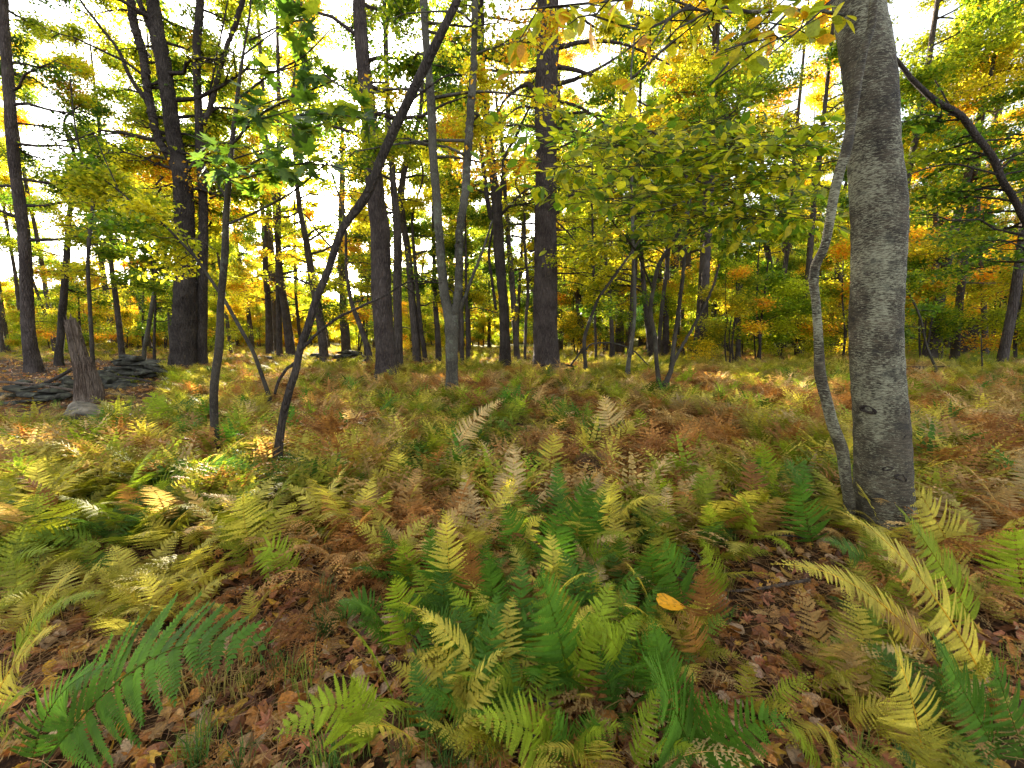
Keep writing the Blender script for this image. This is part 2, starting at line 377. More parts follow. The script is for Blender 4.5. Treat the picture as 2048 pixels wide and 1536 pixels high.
def px_path(pts, Y, dy=None, base=None):
    out = []; ws = []
    for k, (x, y, wd) in enumerate(pts):
        yy = Y+(dy[k] if dy is not None else 0)
        out.append(at(x, y, yy)); ws.append(W(wd, yy)/2/math.sqrt(1+((x-1024)/FPX)**2))
    return np.array(out), np.array(ws)
def hero(name, label, cat, pts, mat, lift=0.2, height=12, group=None, limbs=(), stems=(), crown=None, ns=20, seed=0, disp=None, flare=0.5, phrase=None, top=True, dyl=0.0, dys=None, Yf=None, res=0.12, landscape=None, cuts=None, ext_r=0.35):
    rng = np.random.default_rng(1000+seed)
    g = ground_at(pts[0][0], pts[0][1], lift); Y = Yf or g[1]
    P, R = px_path(pts, Y, dys)
    # root the trunk in the soil
    P = np.vstack([[P[0][0], Y, tz(P[0][0], Y)-0.12], P]) if P[0][2] > tz(P[0][0], Y)-0.1 else P
    if len(R) < len(P): R = np.r_[R[0]*1.05, R]
    if top and P[-1][2] < height:
        d = P[-1]-P[-2]; d = d/np.linalg.norm(d); d = nrm(d*0.6+np.array([0, 0, 0.6])); s = (height-P[-1][2])/max(0.3, d[2])
        P = np.vstack([P, P[-1]+d*s*0.5+np.array([rng.normal(0, .15), rng.normal(0, .15), 0]), P[-1]+d*s+np.array([rng.normal(0, .3), rng.normal(0, .3), 0])])
        R = np.r_[R, R[-1]*(0.5+ext_r*0.5), max(0.012, R[-1]*ext_r*0.4)]
    if dyl: P[:, 1] += dyl*np.maximum(0, P[:, 2]-P[0, 2])
    root = empty(name, (P[0][0], Y, tz(P[0][0], Y))); off = root.location
    L = np.linalg.norm(np.diff(P, axis=0), axis=1).sum(); n = int(min(420, max(12, L/res)))
    Q, r = resample(P, R, n)
    mb = MB(); Vt, Ft = tube(Q, r, ns, disp or bark_disp(seed, r.max()*0.05 if ns >= 16 else 0, flare)); mb.add(Vt, Ft)
    obj('trunk', mb.mesh('trunk', M[mat], True, off), root)
    paths = [(Q, r)]
    for nm, lst in (('stem', stems), ('branch', limbs)):
        for k, lp in enumerate(lst):
            lp = list(lp); dyv = None
            if isinstance(lp[0], (int, float)): dy_end = lp.pop(0); dyv = np.linspace(0, dy_end, len(lp))
            Pl, Rl = px_path(lp, Y, dyv)
            if dyl: Pl[:, 1] += dyl*np.maximum(0, Pl[:, 2]-P[0, 2])
            if nm == 'stem' and Pl[-1][2] < height:
                d = nrm((Pl[-1]-Pl[-2])*1.0+np.array([0, 0, 0.05])); d = nrm(d+np.array([0, 0, .4])); s = (height*0.9-Pl[-1][2])/max(.3, d[2])
                Pl = np.vstack([Pl, Pl[-1]+d*s]); Rl = np.r_[Rl, Rl[-1]*0.3]
            nn = int(max(8, np.linalg.norm(np.diff(Pl, axis=0), axis=1).sum()/(res*0.9)))
            Ql, rl = resample(Pl, Rl, min(nn, 200)); mb = MB()
            wob = rng.normal(0, 1, Ql.shape)*rl[:, None]*0.12
            Vt, Ft = tube(Ql+wob, rl, 12 if nm == 'stem' else 7, bark_disp(seed+k+7, 0, 0)); mb.add(Vt, Ft)
            obj(nm, mb.mesh(nm, M[mat], True, off), root); paths.append((Ql, rl))
    if crown:
        bm_, lm_ = MB(), MB()
        for c in (crown if isinstance(crown, list) else [crown]):
            c = dict(c); w_ = c.pop('on', 0); Q_, r_ = paths[w_]
            if 'azc' not in c: c['azc'] = PI/2; c['azs'] = 2.0; c['avoid'] = (lambda P_, q=rng, y0=Y: (P_[:, 1] > y0+.15) | (q.random(len(P_)) < .12))
            gen_crown(rng, Q_, r_, bmb=bm_, lmb=lm_, **c)
        if mat in ('pine', 'dark', 'back', 'snag') and height > 6:
            for wq, (Q_, r_) in enumerate(paths[:1+len(stems)]): gen_crown(rng, Q_, r_, 1.2, 5.0, 7, .55, up=.4, droop=.2, twigs=2, lpt=0, bmb=bm_, lmb=lm_)
        if bm_.n: obj('twigs', bm_.mesh('twigs', M[mat], True, off), root)['kind'] = 'stuff'
        if lm_.n: obj('crown', lm_.mesh('crown', M['crown'], False, off), root)
    tag(root, label, cat, group)
    if phrase: LM.append((P[0][0], Y, phrase))
    root['base_depth'] = float(Y)
    return root, paths, Y
def C(h0, h1, nl, blen, pal, **k):
    d = dict(h0=h0, h1=h1, nl=nl, blen=blen, pal=pal); d.update(k); return d
TREES = {}
def H(key, *a, **k): TREES[key] = hero(*a, **k); return TREES[key]
H('edge', 'pine_tree', 'tall straight brown pine at the far left edge, left of the broken snag', 'tree',
  [(67, 732, 38), (60, 690, 31), (54, 600, 29), (46, 450, 28), (31, 350, 25), (17, 170, 25), (6, 0, 22)], 'pine', height=13, seed=1, ns=24,
  crown=C(4.2, 12.5, 20, 2.6, 'green'), phrase='the pine at the left edge')
H('left2', 'young_tree', 'slim brown tree just behind the broken snag at left', 'tree',
  [(118, 722, 20), (121, 680, 18), (125, 620, 18), (132, 540, 15), (137, 450, 12), (146, 300, 9)], 'dark', height=9, seed=2,
  crown=C(3.0, 8.5, 16, 2.0, 'mixed'))
H('left4', 'young_tree', 'thin dark wavy tree standing right of the broken snag', 'tree',
  [(186, 735, 11), (184, 690, 10), (179, 600, 9), (176, 520, 8), (181, 450, 9), (186, 386, 8), (168, 332, 6), (150, 250, 4), (140, 150, 3)], 'sapling', height=6.5, seed=3, ns=10,
  crown=C(2.6, 6.0, 14, 1.7, 'yg'))
H('giant', 'maple_tree', 'massive dark multi-stemmed tree with rough bark beside the stone pile', 'tree',
  [(370, 735, 62), (369, 700, 54), (371, 600, 49), (371, 525, 40), (367, 400, 41), (362, 340, 36), (353, 300, 31), (337, 200, 29), (322, 100, 31), (312, 50, 29), (306, 0, 25)], 'dark',
  height=14, seed=4, ns=64, res=0.03, disp=bark_disp(4, 0.022, 0.3, 13), lift=0.1,
  stems=[[(357, 345, 22), (345, 320, 20), (329, 300, 17), (299, 200, 18), (284, 100, 19), (268, 50, 19), (261, 0, 17)]],
  limbs=[[(296, 205, 12), (258, 150, 9), (240, 106, 8), (202, 55, 7), (164, 5, 6), (130, -60, 4)], [(318, 90, 16), (298, 50, 13), (278, 0, 12), (262, -60, 9)]],
  crown=[C(5.0, 13, 30, 3.2, 'yellow'), C(5, 11, 14, 2.4, 'yg', on=1), C(4.6, 7.5, 10, 1.6, 'orange', on=2)], phrase='the massive dark tree')
H('giant2', 'maple_tree', 'dark tree forking high up, right against the massive multi-stemmed tree', 'tree',
  [(405, 728, 24), (405, 600, 21), (406, 500, 20), (406, 400, 18), (400, 300, 18), (396, 200, 16), (393, 100, 16), (400, 0, 15)], 'dark', height=13, seed=5, ns=32, res=0.05,
  limbs=[[(406, 248, 14), (414, 236, 12), (422, 210, 10), (440, 140, 9), (455, 90, 9), (470, 50, 10), (485, 5, 10), (510, -70, 7)],
         [(416, 228, 5), (420, 190, 5), (432, 120, 4), (450, 30, 3), (460, -30, 2)]],
  crown=[C(5.2, 12, 18, 2.6, 'yellow'), C(4.6, 7.5, 12, 1.8, 'yellow', on=1)])
# maple sapling in front of the pair, its own large leaves are added further down
H('maple', 'maple_sapling', 'slim dark maple sapling with big green lobed leaves, left front', 'sapling',
  [(432, 918, 23), (429, 850, 18), (428, 780, 18), (433, 735, 17), (438, 700, 18), (442, 600, 14), (450, 500, 15), (453, 420, 13), (458, 355, 12), (464, 290, 10), (474, 200, 8), (486, 110, 5), (500, 20, 4)], 'sapling', height=6.0, seed=6, ns=16, res=0.04, lift=0.05,
  limbs=[[-.5, (452, 450, 6), (520, 420, 5), (590, 380, 4), (650, 330, 3), (700, 290, 2)], [-.4, (457, 370, 6), (500, 330, 5), (560, 300, 4), (640, 280, 3), (690, 300, 2)],
         [-.3, (464, 290, 6), (520, 230, 5), (600, 190, 4), (670, 160, 2)], [-.3, (474, 200, 5), (540, 150, 4), (610, 110, 3), (660, 60, 2)],
         [-.3, (486, 110, 4), (540, 70, 3), (590, 30, 2)], [.1, (455, 400, 5), (430, 360, 4), (400, 330, 3)]], phrase='the slim maple sapling')
H('leaner', 'leaning_tree', 'long bare dead trunk leaning to the right across the picture', 'tree',
  [(553, 946, 23), (557, 900, 18), (563, 850, 16), (579, 780, 16), (593, 735, 15), (600, 700, 15), (618, 650, 17), (632, 600, 15), (653, 550, 15), (690, 450, 16), (727, 400, 18), (770, 300, 18), (817, 200, 18), (866, 100, 17), (891, 50, 15), (913, 5, 13), (935, -50, 11)],
  'dark', height=1, top=False, seed=7, ns=20, res=0.04, lift=0.05,
  limbs=[[(595, 722, 8), (575, 737, 7), (560, 757, 7), (550, 788, 6)], [-.2, (606, 695, 8), (640, 662, 6), (674, 637, 6), (729, 610, 5), (773, 590, 4), (811, 566, 3), (886, 566, 2)],
         [.3, (668, 500, 5), (640, 470, 4), (610, 430, 3), (570, 410, 2)], [(812, 210, 5), (850, 180, 4), (900, 150, 3), (930, 150, 2)]], phrase='the long leaning trunk')
H('dark9', 'leaning_tree', 'thin dark bare sapling leaning far to the left behind the maple sapling', 'sapling',
  [(538, 795, 10), (526, 757, 9), (506, 703, 9), (478, 652, 8), (451, 604, 8), (424, 563, 7), (393, 518, 7), (355, 477, 6), (328, 450, 6), (284, 424, 6), (239, 383, 6), (212, 362, 5), (171, 331, 5), (130, 304, 4), (80, 250, 3)], 'sapling', top=False, height=1, seed=8, ns=9, res=0.06,
  limbs=[[(393, 518, 4), (375, 478, 3), (400, 480, 3), (430, 500, 2)], [(239, 383, 3), (215, 330, 3), (190, 270, 2)]],
  crown=C(2.8, 4.2, 12, 1.0, 'yg', azc=PI, azs=1.6, lpt=14))
H('pine10', 'pine_tree', 'straight dark pine crossed by the leaning dead trunk', 'tree',
  [(773, 742, 44), (771, 700, 40), (767, 650, 38), (762, 550, 38), (759, 450, 39), (753, 400, 36), (742, 300, 33), (735, 200, 27), (724, 100, 25), (718, 0, 23)], 'pine', height=15, seed=9, ns=48, res=0.04, disp=bark_disp(9, 0.012, 0.3, 14),
  crown=C(5.5, 14, 20, 2.6, 'green'), phrase='the pine crossed by the leaning trunk')
H('t11', 'young_tree', 'straight brown tree close behind the pine crossed by the leaner', 'tree',
  [(798, 725, 17), (795, 600, 17), (794, 450, 16), (786, 360, 13), (778, 250, 10), (772, 100, 9), (768, 0, 8)], 'back', height=14, seed=10, crown=C(4.5, 13, 18, 2.5, 'yg'))
H('t12', 'young_tree', 'slightly curved brown tree, second right of the crossed pine', 'tree',
  [(834, 720, 17), (826, 620, 15), (815, 500, 13), (802, 400, 14), (818, 300, 10), (838, 240, 8), (845, 150, 6), (848, 0, 5)], 'back', height=12, seed=11, crown=C(4.0, 11, 16, 2.4, 'yg'))
H('fork', 'forked_tree', 'grey lichen-spotted tree splitting low into two tall stems', 'tree',
  [(905, 785, 26), (904, 740, 24), (903, 700, 25), (903, 660, 27), (897, 625, 22), (891, 600, 19), (885, 550, 18), (877, 450, 16), (873, 400, 16), (866, 300, 16), (862, 200, 17), (853, 100, 14), (847, 0, 15)], 'grey', height=11, seed=12, ns=24, res=0.04, lift=0.12,
  stems=[[(905, 665, 20), (910, 625, 17), (915, 600, 16), (918, 500, 16), (921, 450, 15), (928, 400, 15), (936, 300, 15), (943, 200, 15), (948, 100, 12), (950, 0, 12)]],
  limbs=[[(920, 618, 8), (932, 590, 7), (944, 556, 6), (968, 494, 5), (985, 440, 3)]],
  crown=[C(4.4, 10, 14, 2.0, 'yellow'), C(4.4, 10, 14, 2.0, 'yellow', on=1)], phrase='the forked grey tree')
H('t14', 'cherry_tree', 'dark cherry tree of several stems between the forked tree and the great pine', 'tree',
  [(1010, 728, 25), (1009, 650, 20), (1007, 600, 19), (1002, 550, 19), (998, 500, 21), (993, 400, 19), (986, 350, 15), (979, 300, 15), (970, 200, 14), (965, 140, 12), (962, 0, 11)], 'dark', height=12, seed=13, ns=24, res=0.05,
  limbs=[[(984, 440, 9), (978, 417, 9), (968, 342, 8), (958, 256, 7), (950, 180, 6), (945, 90, 5)], [(1000, 400, 8), (1004, 369, 7), (1012, 308, 6), (1026, 284, 5), (1050, 232, 4), (1080, 180, 3)],
         [(992, 620, 6), (984, 560, 6), (978, 500, 5), (985, 460, 5)]],
  crown=[C(4.6, 11, 18, 2.4, 'yellow')], phrase='the dark cherry tree')
H('t15', 'young_tree', 'slender straight tree just left of the great pine foot', 'tree',
  [(1034, 722, 13), (1029, 640, 11), (1023, 553, 11), (1017, 480, 9), (1010, 380, 8), (1000, 250, 6)], 'back', height=10, seed=14, ns=10, crown=C(3.5, 9, 14, 2.0, 'yellow'))
H('t15b', 'sapling_tree', 'pole thin sapling touching the left side of the great pine', 'sapling',
  [(1050, 722, 6), (1052, 640, 6), (1056, 580, 6), (1050, 500, 5), (1044, 400, 4)], 'back', height=7, seed=15, ns=8, crown=C(3.0, 6.5, 12, 1.5, 'yellow'))
H('great', 'great_pine', 'great straight pine with flared foot in the middle of the clearing', 'tree',
  [(1092, 735, 56), (1092, 700, 50), (1091, 650, 47), (1091, 550, 44), (1091, 450, 42), (1092, 300, 40), (1092, 200, 40), (1095, 100, 39), (1096, 0, 38)], 'pine', height=17, seed=16, ns=72, res=0.03, disp=bark_disp(16, 0.015, 0.55, 16),
  limbs=[[-.5, (1108, 96, 11), (1125, 93, 9), (1145, 88, 8), (1200, 82, 7), (1260, 92, 5), (1300, 110, 4), (1340, 130, 3)],
         [-.6, (1110, 132, 9), (1160, 143, 7), (1205, 160, 5), (1255, 190, 4), (1300, 215, 3)], [.3, (1110, 170, 9), (1150, 158, 7), (1200, 135, 5), (1260, 95, 4), (1300, 60, 3)],
         [-.4, (1110, 228, 6), (1170, 226, 5), (1230, 238, 3)], [.5, (1110, 200, 6), (1160, 215, 5), (1220, 255, 3)], [-.3, (1110, 255, 6), (1150, 262, 4), (1230, 290, 3)],
         [-.5, (1110, 402, 7), (1150, 390, 5), (1200, 386, 4), (1235, 384, 3)], [.3, (1074, 186, 9), (1055, 168, 8), (1035, 178, 6), (1010, 200, 5), (985, 280, 3)],
         [0, (1074, 216, 5), (1040, 214, 4), (1010, 235, 2)], [0, (1074, 254, 5), (1040, 250, 4), (1005, 252, 2)], [0, (1078, 370, 6), (1050, 382, 4), (1020, 410, 3)],
         [.2, (1110, 330, 5), (1140, 360, 4), (1165, 400, 2)], [.1, (1110, 350, 5), (1150, 345, 4), (1190, 320, 2)], [-.2, (1110, 300, 5), (1150, 280, 4), (1200, 240, 2)],
         [-.2, (1110, 430, 5), (1140, 395, 4), (1165, 350, 2)], [.2, (1110, 15, 7), (1150, 30, 5), (1190, 55, 4), (1215, 70, 3)], [0, (1110, 440, 4), (1140, 470, 3), (1170, 520, 2)]],
  crown=[C(6.5, 16, 22, 3.0, 'green'), C(3.0, 6.2, 26, 1.4, 'green', lpt=0, twigs=9, up=0.15)], phrase='the great pine')
H('t18', 'bent_sapling', 'dark curved sapling bowing to the right of the great pine', 'sapling',
  [(1171, 735, 8), (1170, 672, 7), (1180, 641, 7), (1197, 597, 6), (1221, 563, 6), (1248, 525, 5), (1275, 487, 4), (1300, 440, 3), (1330, 390, 2)], 'sapling', height=3, top=False, seed=17, ns=9, res=0.05,
  limbs=[[(1170, 690, 4), (1155, 712, 4), (1142, 730, 4)], [(1172, 700, 3), (1176, 693, 3), (1200, 686, 3), (1238, 689, 3), (1269, 703, 3), (1289, 723, 3), (1316, 750, 3)]],
  crown=C(2.0, 3.2, 8, 0.7, 'yg', lpt=10), phrase='the dark curved sapling')
H('t19', 'young_tree', 'thin pale grey straight tree between curved sapling and multi-stemmed sapling', 'tree',
  [(1255, 750, 11), (1258, 720, 9), (1264, 680, 8), (1269, 638, 7), (1268, 553, 7), (1265, 450, 6), (1263, 300, 5), (1262, 150, 4)], 'grey', height=9, seed=18, ns=10, crown=C(3.0, 8.5, 14, 1.8, 'yg'))
H('multi', 'hickory_sapling', 'multi-stemmed dark sapling spreading broad green leaves right of centre', 'sapling',
  [(1318, 778, 11), (1313, 723, 9), (1311, 682, 9), (1301, 621, 9), (1306, 580, 8), (1320, 525, 8), (1347, 484, 7), (1372, 430, 8), (1380, 376, 7), (1368, 342, 6), (1354, 308, 6), (1334, 290, 5), (1310, 267, 4), (1255, 256, 3), (1200, 250, 2)], 'sapling', height=1, top=False, seed=19, ns=12, res=0.04, lift=0.15,
  stems=[[(1325, 778, 12), (1340, 744, 10), (1347, 696, 9), (1354, 641, 9), (1364, 570, 8), (1370, 500, 6), (1376, 430, 5), (1385, 340, 3)]],
  limbs=[[(1332, 772, 9), (1351, 717, 7), (1368, 686, 7), (1389, 648, 6), (1413, 604, 6), (1427, 570, 5), (1438, 529, 5)],
         [-1, (1380, 376, 5), (1406, 345, 5), (1437, 325, 4), (1485, 304, 3), (1540, 308, 3), (1600, 330, 2)],
         [-1.5, (1347, 484, 5), (1400, 440, 5), (1450, 410, 4), (1520, 395, 3), (1590, 405, 2)],
         [-1.5, (1362, 330, 4), (1300, 330, 4), (1230, 345, 3), (1150, 350, 2)], [-2, (1376, 400, 4), (1320, 420, 4), (1250, 430, 3), (1180, 440, 2)],
         [-1, (1358, 312, 4), (1400, 270, 3), (1460, 250, 3), (1530, 230, 2)], [-1.3, (1385, 360, 4), (1440, 370, 4), (1500, 365, 3), (1560, 360, 2)],
         [-2, (1306, 580, 4), (1270, 500, 4), (1230, 450, 3), (1200, 400, 2)]], phrase='the multi-stemmed sapling')
H('t21', 'young_tree', 'brown mid-distance tree standing alone left of the beech', 'tree',
  [(1549, 702, 19), (1547, 650, 17), (1546, 600, 16), (1540, 540, 13), (1528, 450, 12), (1524, 330, 10), (1520, 200, 8)], 'back', height=11, seed=20, ns=16, crown=C(4.0, 10.5, 18, 2.4, 'yg'), phrase='the brown tree left of the beech')
H('beech', 'beech_tree', 'big grey beech trunk with pale lichen flecks and eye-like knots', 'tree',
  [(1770, 1065, 132), (1768, 1020, 126), (1767, 975, 121), (1762, 850, 116), (1756, 750, 111), (1753, 650, 110), (1754, 550, 110), (1756, 450, 114), (1755, 400, 116), (1746, 300, 107), (1740, 200, 106), (1731, 100, 105), (1724, 50, 100), (1717, 0, 98)], 'beech', lift=0.02, height=9, seed=21, ns=64, res=0.02,
  disp=bark_disp(21, 0, 0.38, 9, False), crown=C(4.6, 9, 10, 2.4, 'green', lsize=0.09), ext_r=0.6, phrase='the big beech')
H('sinuous', 'wavy_tree', 'slim grey wavy stem growing up against the big beech, with a split wound', 'tree',
  [(1699, 1000, 28), (1692, 960, 26), (1684, 900, 29), (1666, 850, 27), (1653, 800, 25), (1641, 750, 25), (1638, 700, 21), (1635, 650, 19), (1631, 600, 18), (1627, 560, 20), (1632, 528, 20), (1646, 500, 19), (1658, 450, 19), (1666, 400, 20), (1677, 350, 21), (1692, 300, 21), (1701, 250, 19), (1709, 200, 19), (1718, 150, 17), (1728, 100, 16), (1743, 50, 17), (1748, 0, 17)], 'beech', lift=0.02, height=5, seed=22, ns=20, res=0.02, ext_r=0.6, flare=0.1,
  disp=bark_disp(22, 0, 0.1, 9, False), Yf=TREES['beech'][2]+.02, dys=[-.02,-.04,-.06,-.08,-.1,-.12,-.15,-.18,-.2,-.22,-.25,-.28,-.32,-.34,-.36,-.38,-.38,-.38,-.38,-.38,-.38,-.38],
  limbs=[[-.15, (1741, 60, 11), (1715, 44, 9), (1690, 34, 8), (1638, 21, 7), (1580, 21, 7), (1485, 24, 6), (1400, 20, 5), (1355, 3, 4), (1300, -20, 3)]], phrase='the wavy grey stem')
H('limb24', 'leaning_tree', 'brown tree leaning in from beyond the right edge towards the beech', 'tree',
  [(2210, 800, 34), (2170, 700, 27), (2100, 540, 22), (2045, 431, 18), (2025, 393, 17), (2004, 359, 17), (1987, 318, 17), (1953, 273, 17), (1922, 232, 16), (1871, 202, 13), (1826, 160, 11), (1785, 109, 8), (1740, 60, 6), (1690, -40, 4)], 'dark', top=False, height=1, seed=23, ns=16, res=0.05, lift=0.1,
  limbs=[[(2000, 350, 6), (1960, 340, 5), (1905, 328, 4), (1860, 335, 4), (1812, 352, 3)], [(1905, 225, 5), (1890, 195, 4), (1870, 160, 3)]],
  crown=[C(2.6, 5.2, 26, 1.7, 'green', lsize=0.085, lpt=9)])
# smaller traced trees further back
small = [
 ('young_tree', 'leaning brown trunk in the back between crossed pine and long leaner', [(648, 710, 20), (640, 640, 17), (625, 560, 15), (612, 480, 13), (600, 420, 11), (590, 300, 9)], 'back', 'yellow', 12),
 ('young_tree', 'straight brown trunk close left of the crossed pine, farther back', [(692, 700, 21), (689, 640, 18), (686, 580, 17), (683, 500, 15), (684, 380, 12)], 'back', 'yg', 14),
 ('young_tree', 'crooked trunk tilted left at the foot of the crossed pine', [(739, 713, 13), (730, 680, 12), (718, 645, 11), (706, 615, 9), (695, 560, 7)], 'back', 'yellow', 7),
 ('young_tree', 'brown back trunk right of the thin dark leaning sapling, leaning left', [(582, 706, 20), (576, 660, 18), (569, 610, 16), (562, 560, 14), (556, 500, 11), (548, 400, 9)], 'pine', 'yellow', 12),
 ('young_tree', 'straight reddish brown back trunk over the low mossy wall', [(540, 703, 17), (538, 650, 15), (536, 600, 13), (531, 540, 11), (533, 460, 8), (535, 350, 6)], 'pine', 'yellow', 10),
 ('sapling_tree', 'thin dark pole with small fork left of the long leaner, back', [(603, 700, 8), (597, 650, 7), (591, 580, 6), (590, 500, 5), (589, 400, 4)], 'dark', 'yg', 8),
 ('young_tree', 'pale slanting tree left of the massive dark tree', [(288, 713, 10), (298, 650, 10), (309, 580, 9), (313, 520, 8), (318, 470, 8), (327, 400, 6), (335, 330, 4)], 'grey', 'mixed', 8),
 ('sapling_tree', 'dark thin sapling just left of the massive dark tree', [(309, 715, 7), (309, 660, 6), (311, 600, 5), (305, 540, 4)], 'dark', 'green', 6),
 ('sapling_tree', 'thin pole behind the pale slanting tree', [(287, 700, 5), (287, 600, 5), (291, 500, 4), (292, 420, 3)], 'dark', 'mixed', 7),
 ('young_tree', 'dark trunk in the back directly left of the forked grey tree', [(877, 710, 13), (874, 650, 11), (870, 600, 9), (868, 520, 8), (866, 400, 6)], 'back', 'yg', 9),
 ('young_tree', 'dark slanting trunk between crossed pine and forked tree', [(850, 716, 10), (842, 660, 9), (836, 600, 8), (830, 520, 7), (825, 430, 5)], 'dark', 'yg', 8),
 ('sapling_tree', 'short brown trunk in the back right of the forked tree foot', [(924, 714, 9), (924, 660, 8), (922, 600, 7)], 'back', 'green', 7),
 ('sapling_tree', 'short brown trunk second right of the forked tree foot', [(936, 713, 9), (935, 660, 7), (933, 600, 6)], 'back', 'yellow', 7),
 ('young_tree', 'brown trunk in the back close right of the great pine', [(1167, 703, 14), (1160, 640, 11), (1154, 580, 10), (1150, 500, 8), (1145, 350, 6)], 'back', 'yellow', 11),
 ('sapling_tree', 'dark pole right behind the curved sapling', [(1192, 712, 6), (1190, 640, 5), (1187, 540, 5), (1185, 450, 4), (1184, 350, 3)], 'dark', 'yg', 8),
 ('young_tree', 'brown back trunk over the fallen arched branch', [(1224, 706, 11), (1223, 650, 9), (1219, 590, 8), (1212, 520, 7), (1208, 420, 5)], 'back', 'orange', 10),
 ('young_tree', 'grey back trunk left of the multi-stemmed sapling', [(1302, 706, 16), (1297, 660, 13), (1290, 600, 11), (1285, 540, 9), (1280, 440, 7)], 'back', 'yg', 11),
 ('young_tree', 'lit orange-brown back trunk seen through the multi-stemmed sapling', [(1331, 703, 15), (1332, 640, 12), (1334, 560, 10), (1335, 470, 8), (1336, 380, 6)], 'pine', 'yellow', 11),
 ('young_tree', 'slim grey trunk in the back right of the multi-stemmed sapling', [(1448, 694, 10), (1448, 640, 9), (1448, 580, 8), (1446, 500, 7), (1444, 400, 5)], 'back', 'green', 10),
 ('sapling_tree', 'thin dark pole in the back beside the slim grey trunk', [(1433, 694, 6), (1431, 640, 5), (1430, 580, 4), (1428, 520, 4)], 'dark', 'yg', 7),
 ('young_tree', 'dark back trunk bending left between brown tree and wavy stem', [(1598, 692, 19), (1594, 660, 15), (1589, 620, 12), (1587, 560, 11), (1578, 480, 10), (1572, 380, 7)], 'back', 'green', 12),
 ('young_tree', 'dark broad back trunk between the wavy stem and the beech', [(1680, 698, 22), (1679, 640, 17), (1678, 580, 15), (1675, 480, 13)], 'back', 'green', 12),
 ('young_tree', 'trunk with a pale sunlit stripe right of the beech', [(1878, 706, 18), (1877, 650, 15), (1874, 580, 14), (1872, 480, 12)], 'snag', 'yellow', 12),
 ('young_tree', 'dark back trunk second right of the beech', [(1942, 687, 17), (1938, 650, 14), (1934, 600, 12), (1930, 520, 10)], 'back', 'yg', 12),
 ('young_tree', 'slanting dark back trunk third right of the beech', [(1981, 688, 12), (1973, 640, 10), (1965, 600, 9), (1950, 520, 7)], 'dark', 'yg', 10),
 ('young_tree', 'crooked dark trunk near the right edge, right of the slanting one', [(2013, 692, 13), (2011, 640, 10), (2010, 600, 9), (2018, 560, 9), (2030, 525, 9), (2040, 460, 7)], 'dark', 'yellow', 9),
 ('sapling_tree', 'thin bare wavy sapling right of the beech over the fallen log', [(1873, 744, 7), (1862, 715, 6), (1850, 680, 5), (1842, 640, 5), (1825, 600, 5), (1808, 570, 5)], 'sapling', 'yg', 4),
 ('sapling_tree', 'tiny dark sapling standing alone in the sunny grass at right', [(1964, 735, 4), (1963, 700, 3), (1962, 670, 2)], 'sapling', None, 1.6),
 ('sapling_tree', 'thin dark twiggy sapling in the ferns right of the broken leaning stem', [(1466, 725, 5), (1464, 690, 4), (1467, 650, 3), (1475, 610, 3), (1487, 560, 3)], 'sapling', None, 2.5),
]
for k, (nm, lb, pts, mt, pal, h) in enumerate(small):
    hero(nm, lb, 'sapling' if 'sapling' in nm else 'tree', pts, mt, seed=40+k, ns=10 if pts[0][2] > 8 else 7, height=h, res=0.2, flare=0.25,
         lift=0.3 if pts[0][1] < 720 else 0.2, crown=C(h*0.28, h*0.97, 18 if h > 7 else 10, min(3.0, h*0.25), pal, lpt=24) if pal else None)
# ------------------------------------------------------------------ broken snag, stumps
def snag():
    g = ground_at(172, 800, 0.05); Y = g[1]
    pts = [(178, 806, 60), (174, 790, 48), (170, 760, 38), (163, 730, 33), (155, 700, 31), (148, 670, 30), (142, 645, 28), (137, 625, 24)]
    P, R = px_path(pts, Y); Q, r = resample(P, R, 150); ns = 72
    rg = np.random.default_rng(3); cut = rg.uniform(0, 1, ns)
    def d(th, L, RR):
        g1 = np.sin(7*th+np.sin(L*3)*0.6)+0.6*np.sin(15*th+np.sin(L*5+th)*0.7)+0.3*np.sin(29*th+L*4)
        return 0.012*g1+RR*0.1*np.sin(2*th+L*1.5)
    Vt, Ft = tube(Q, r, ns, d, cap=False)
    # splintered top: rings near the top drop by a jagged amount
    Vr = Vt.reshape(150, ns, 3); th = np.linspace(0, 2*PI, ns, endpoint=False)
    jag = 0.22*(0.5+0.5*np.sin(th+2.4))**1.5+0.10*np.abs(np.sin(3.5*th))+0.10*cut**2
    zt = Q[-1, 2]-jag
    Vr[..., 2] = np.minimum(Vr[..., 2], zt[None, :])
    root = empty('broken_snag', (Q[0, 0], Y, tz(Q[0, 0], Y)))
    mb = MB(); mb.add(Vr.reshape(-1, 3), Ft)
    V2, F2 = tube(Q[:-38], r[:-38]*0.8, 24); mb.add(V2, F2[:, ::-1])
    obj('trunk', mb.mesh('snag_trunk', M['snag'], True, root.location), root)
    mb = MB(); P2 = [at(190, 806, Y), at(196, 785, Y+.05), at(188, 750, Y+.03), at(176, 715, Y)]
    P2 = np.array(P2); Q2, r2 = resample(P2, [W(22, Y)/2, W(17, Y)/2, W(11, Y)/2, W(6, Y)/2], 40); Vt, Ft = tube(Q2, r2, 20, d); mb.add(Vt, Ft)
    obj('buttress', mb.mesh('buttress', M['snag'], True, root.location), root)
    tag(root, 'broken weathered snag with splintered top leaning left beside the stones', 'dead tree')
    LM.append((Q[0, 0], Y, 'the broken snag'))
snag()
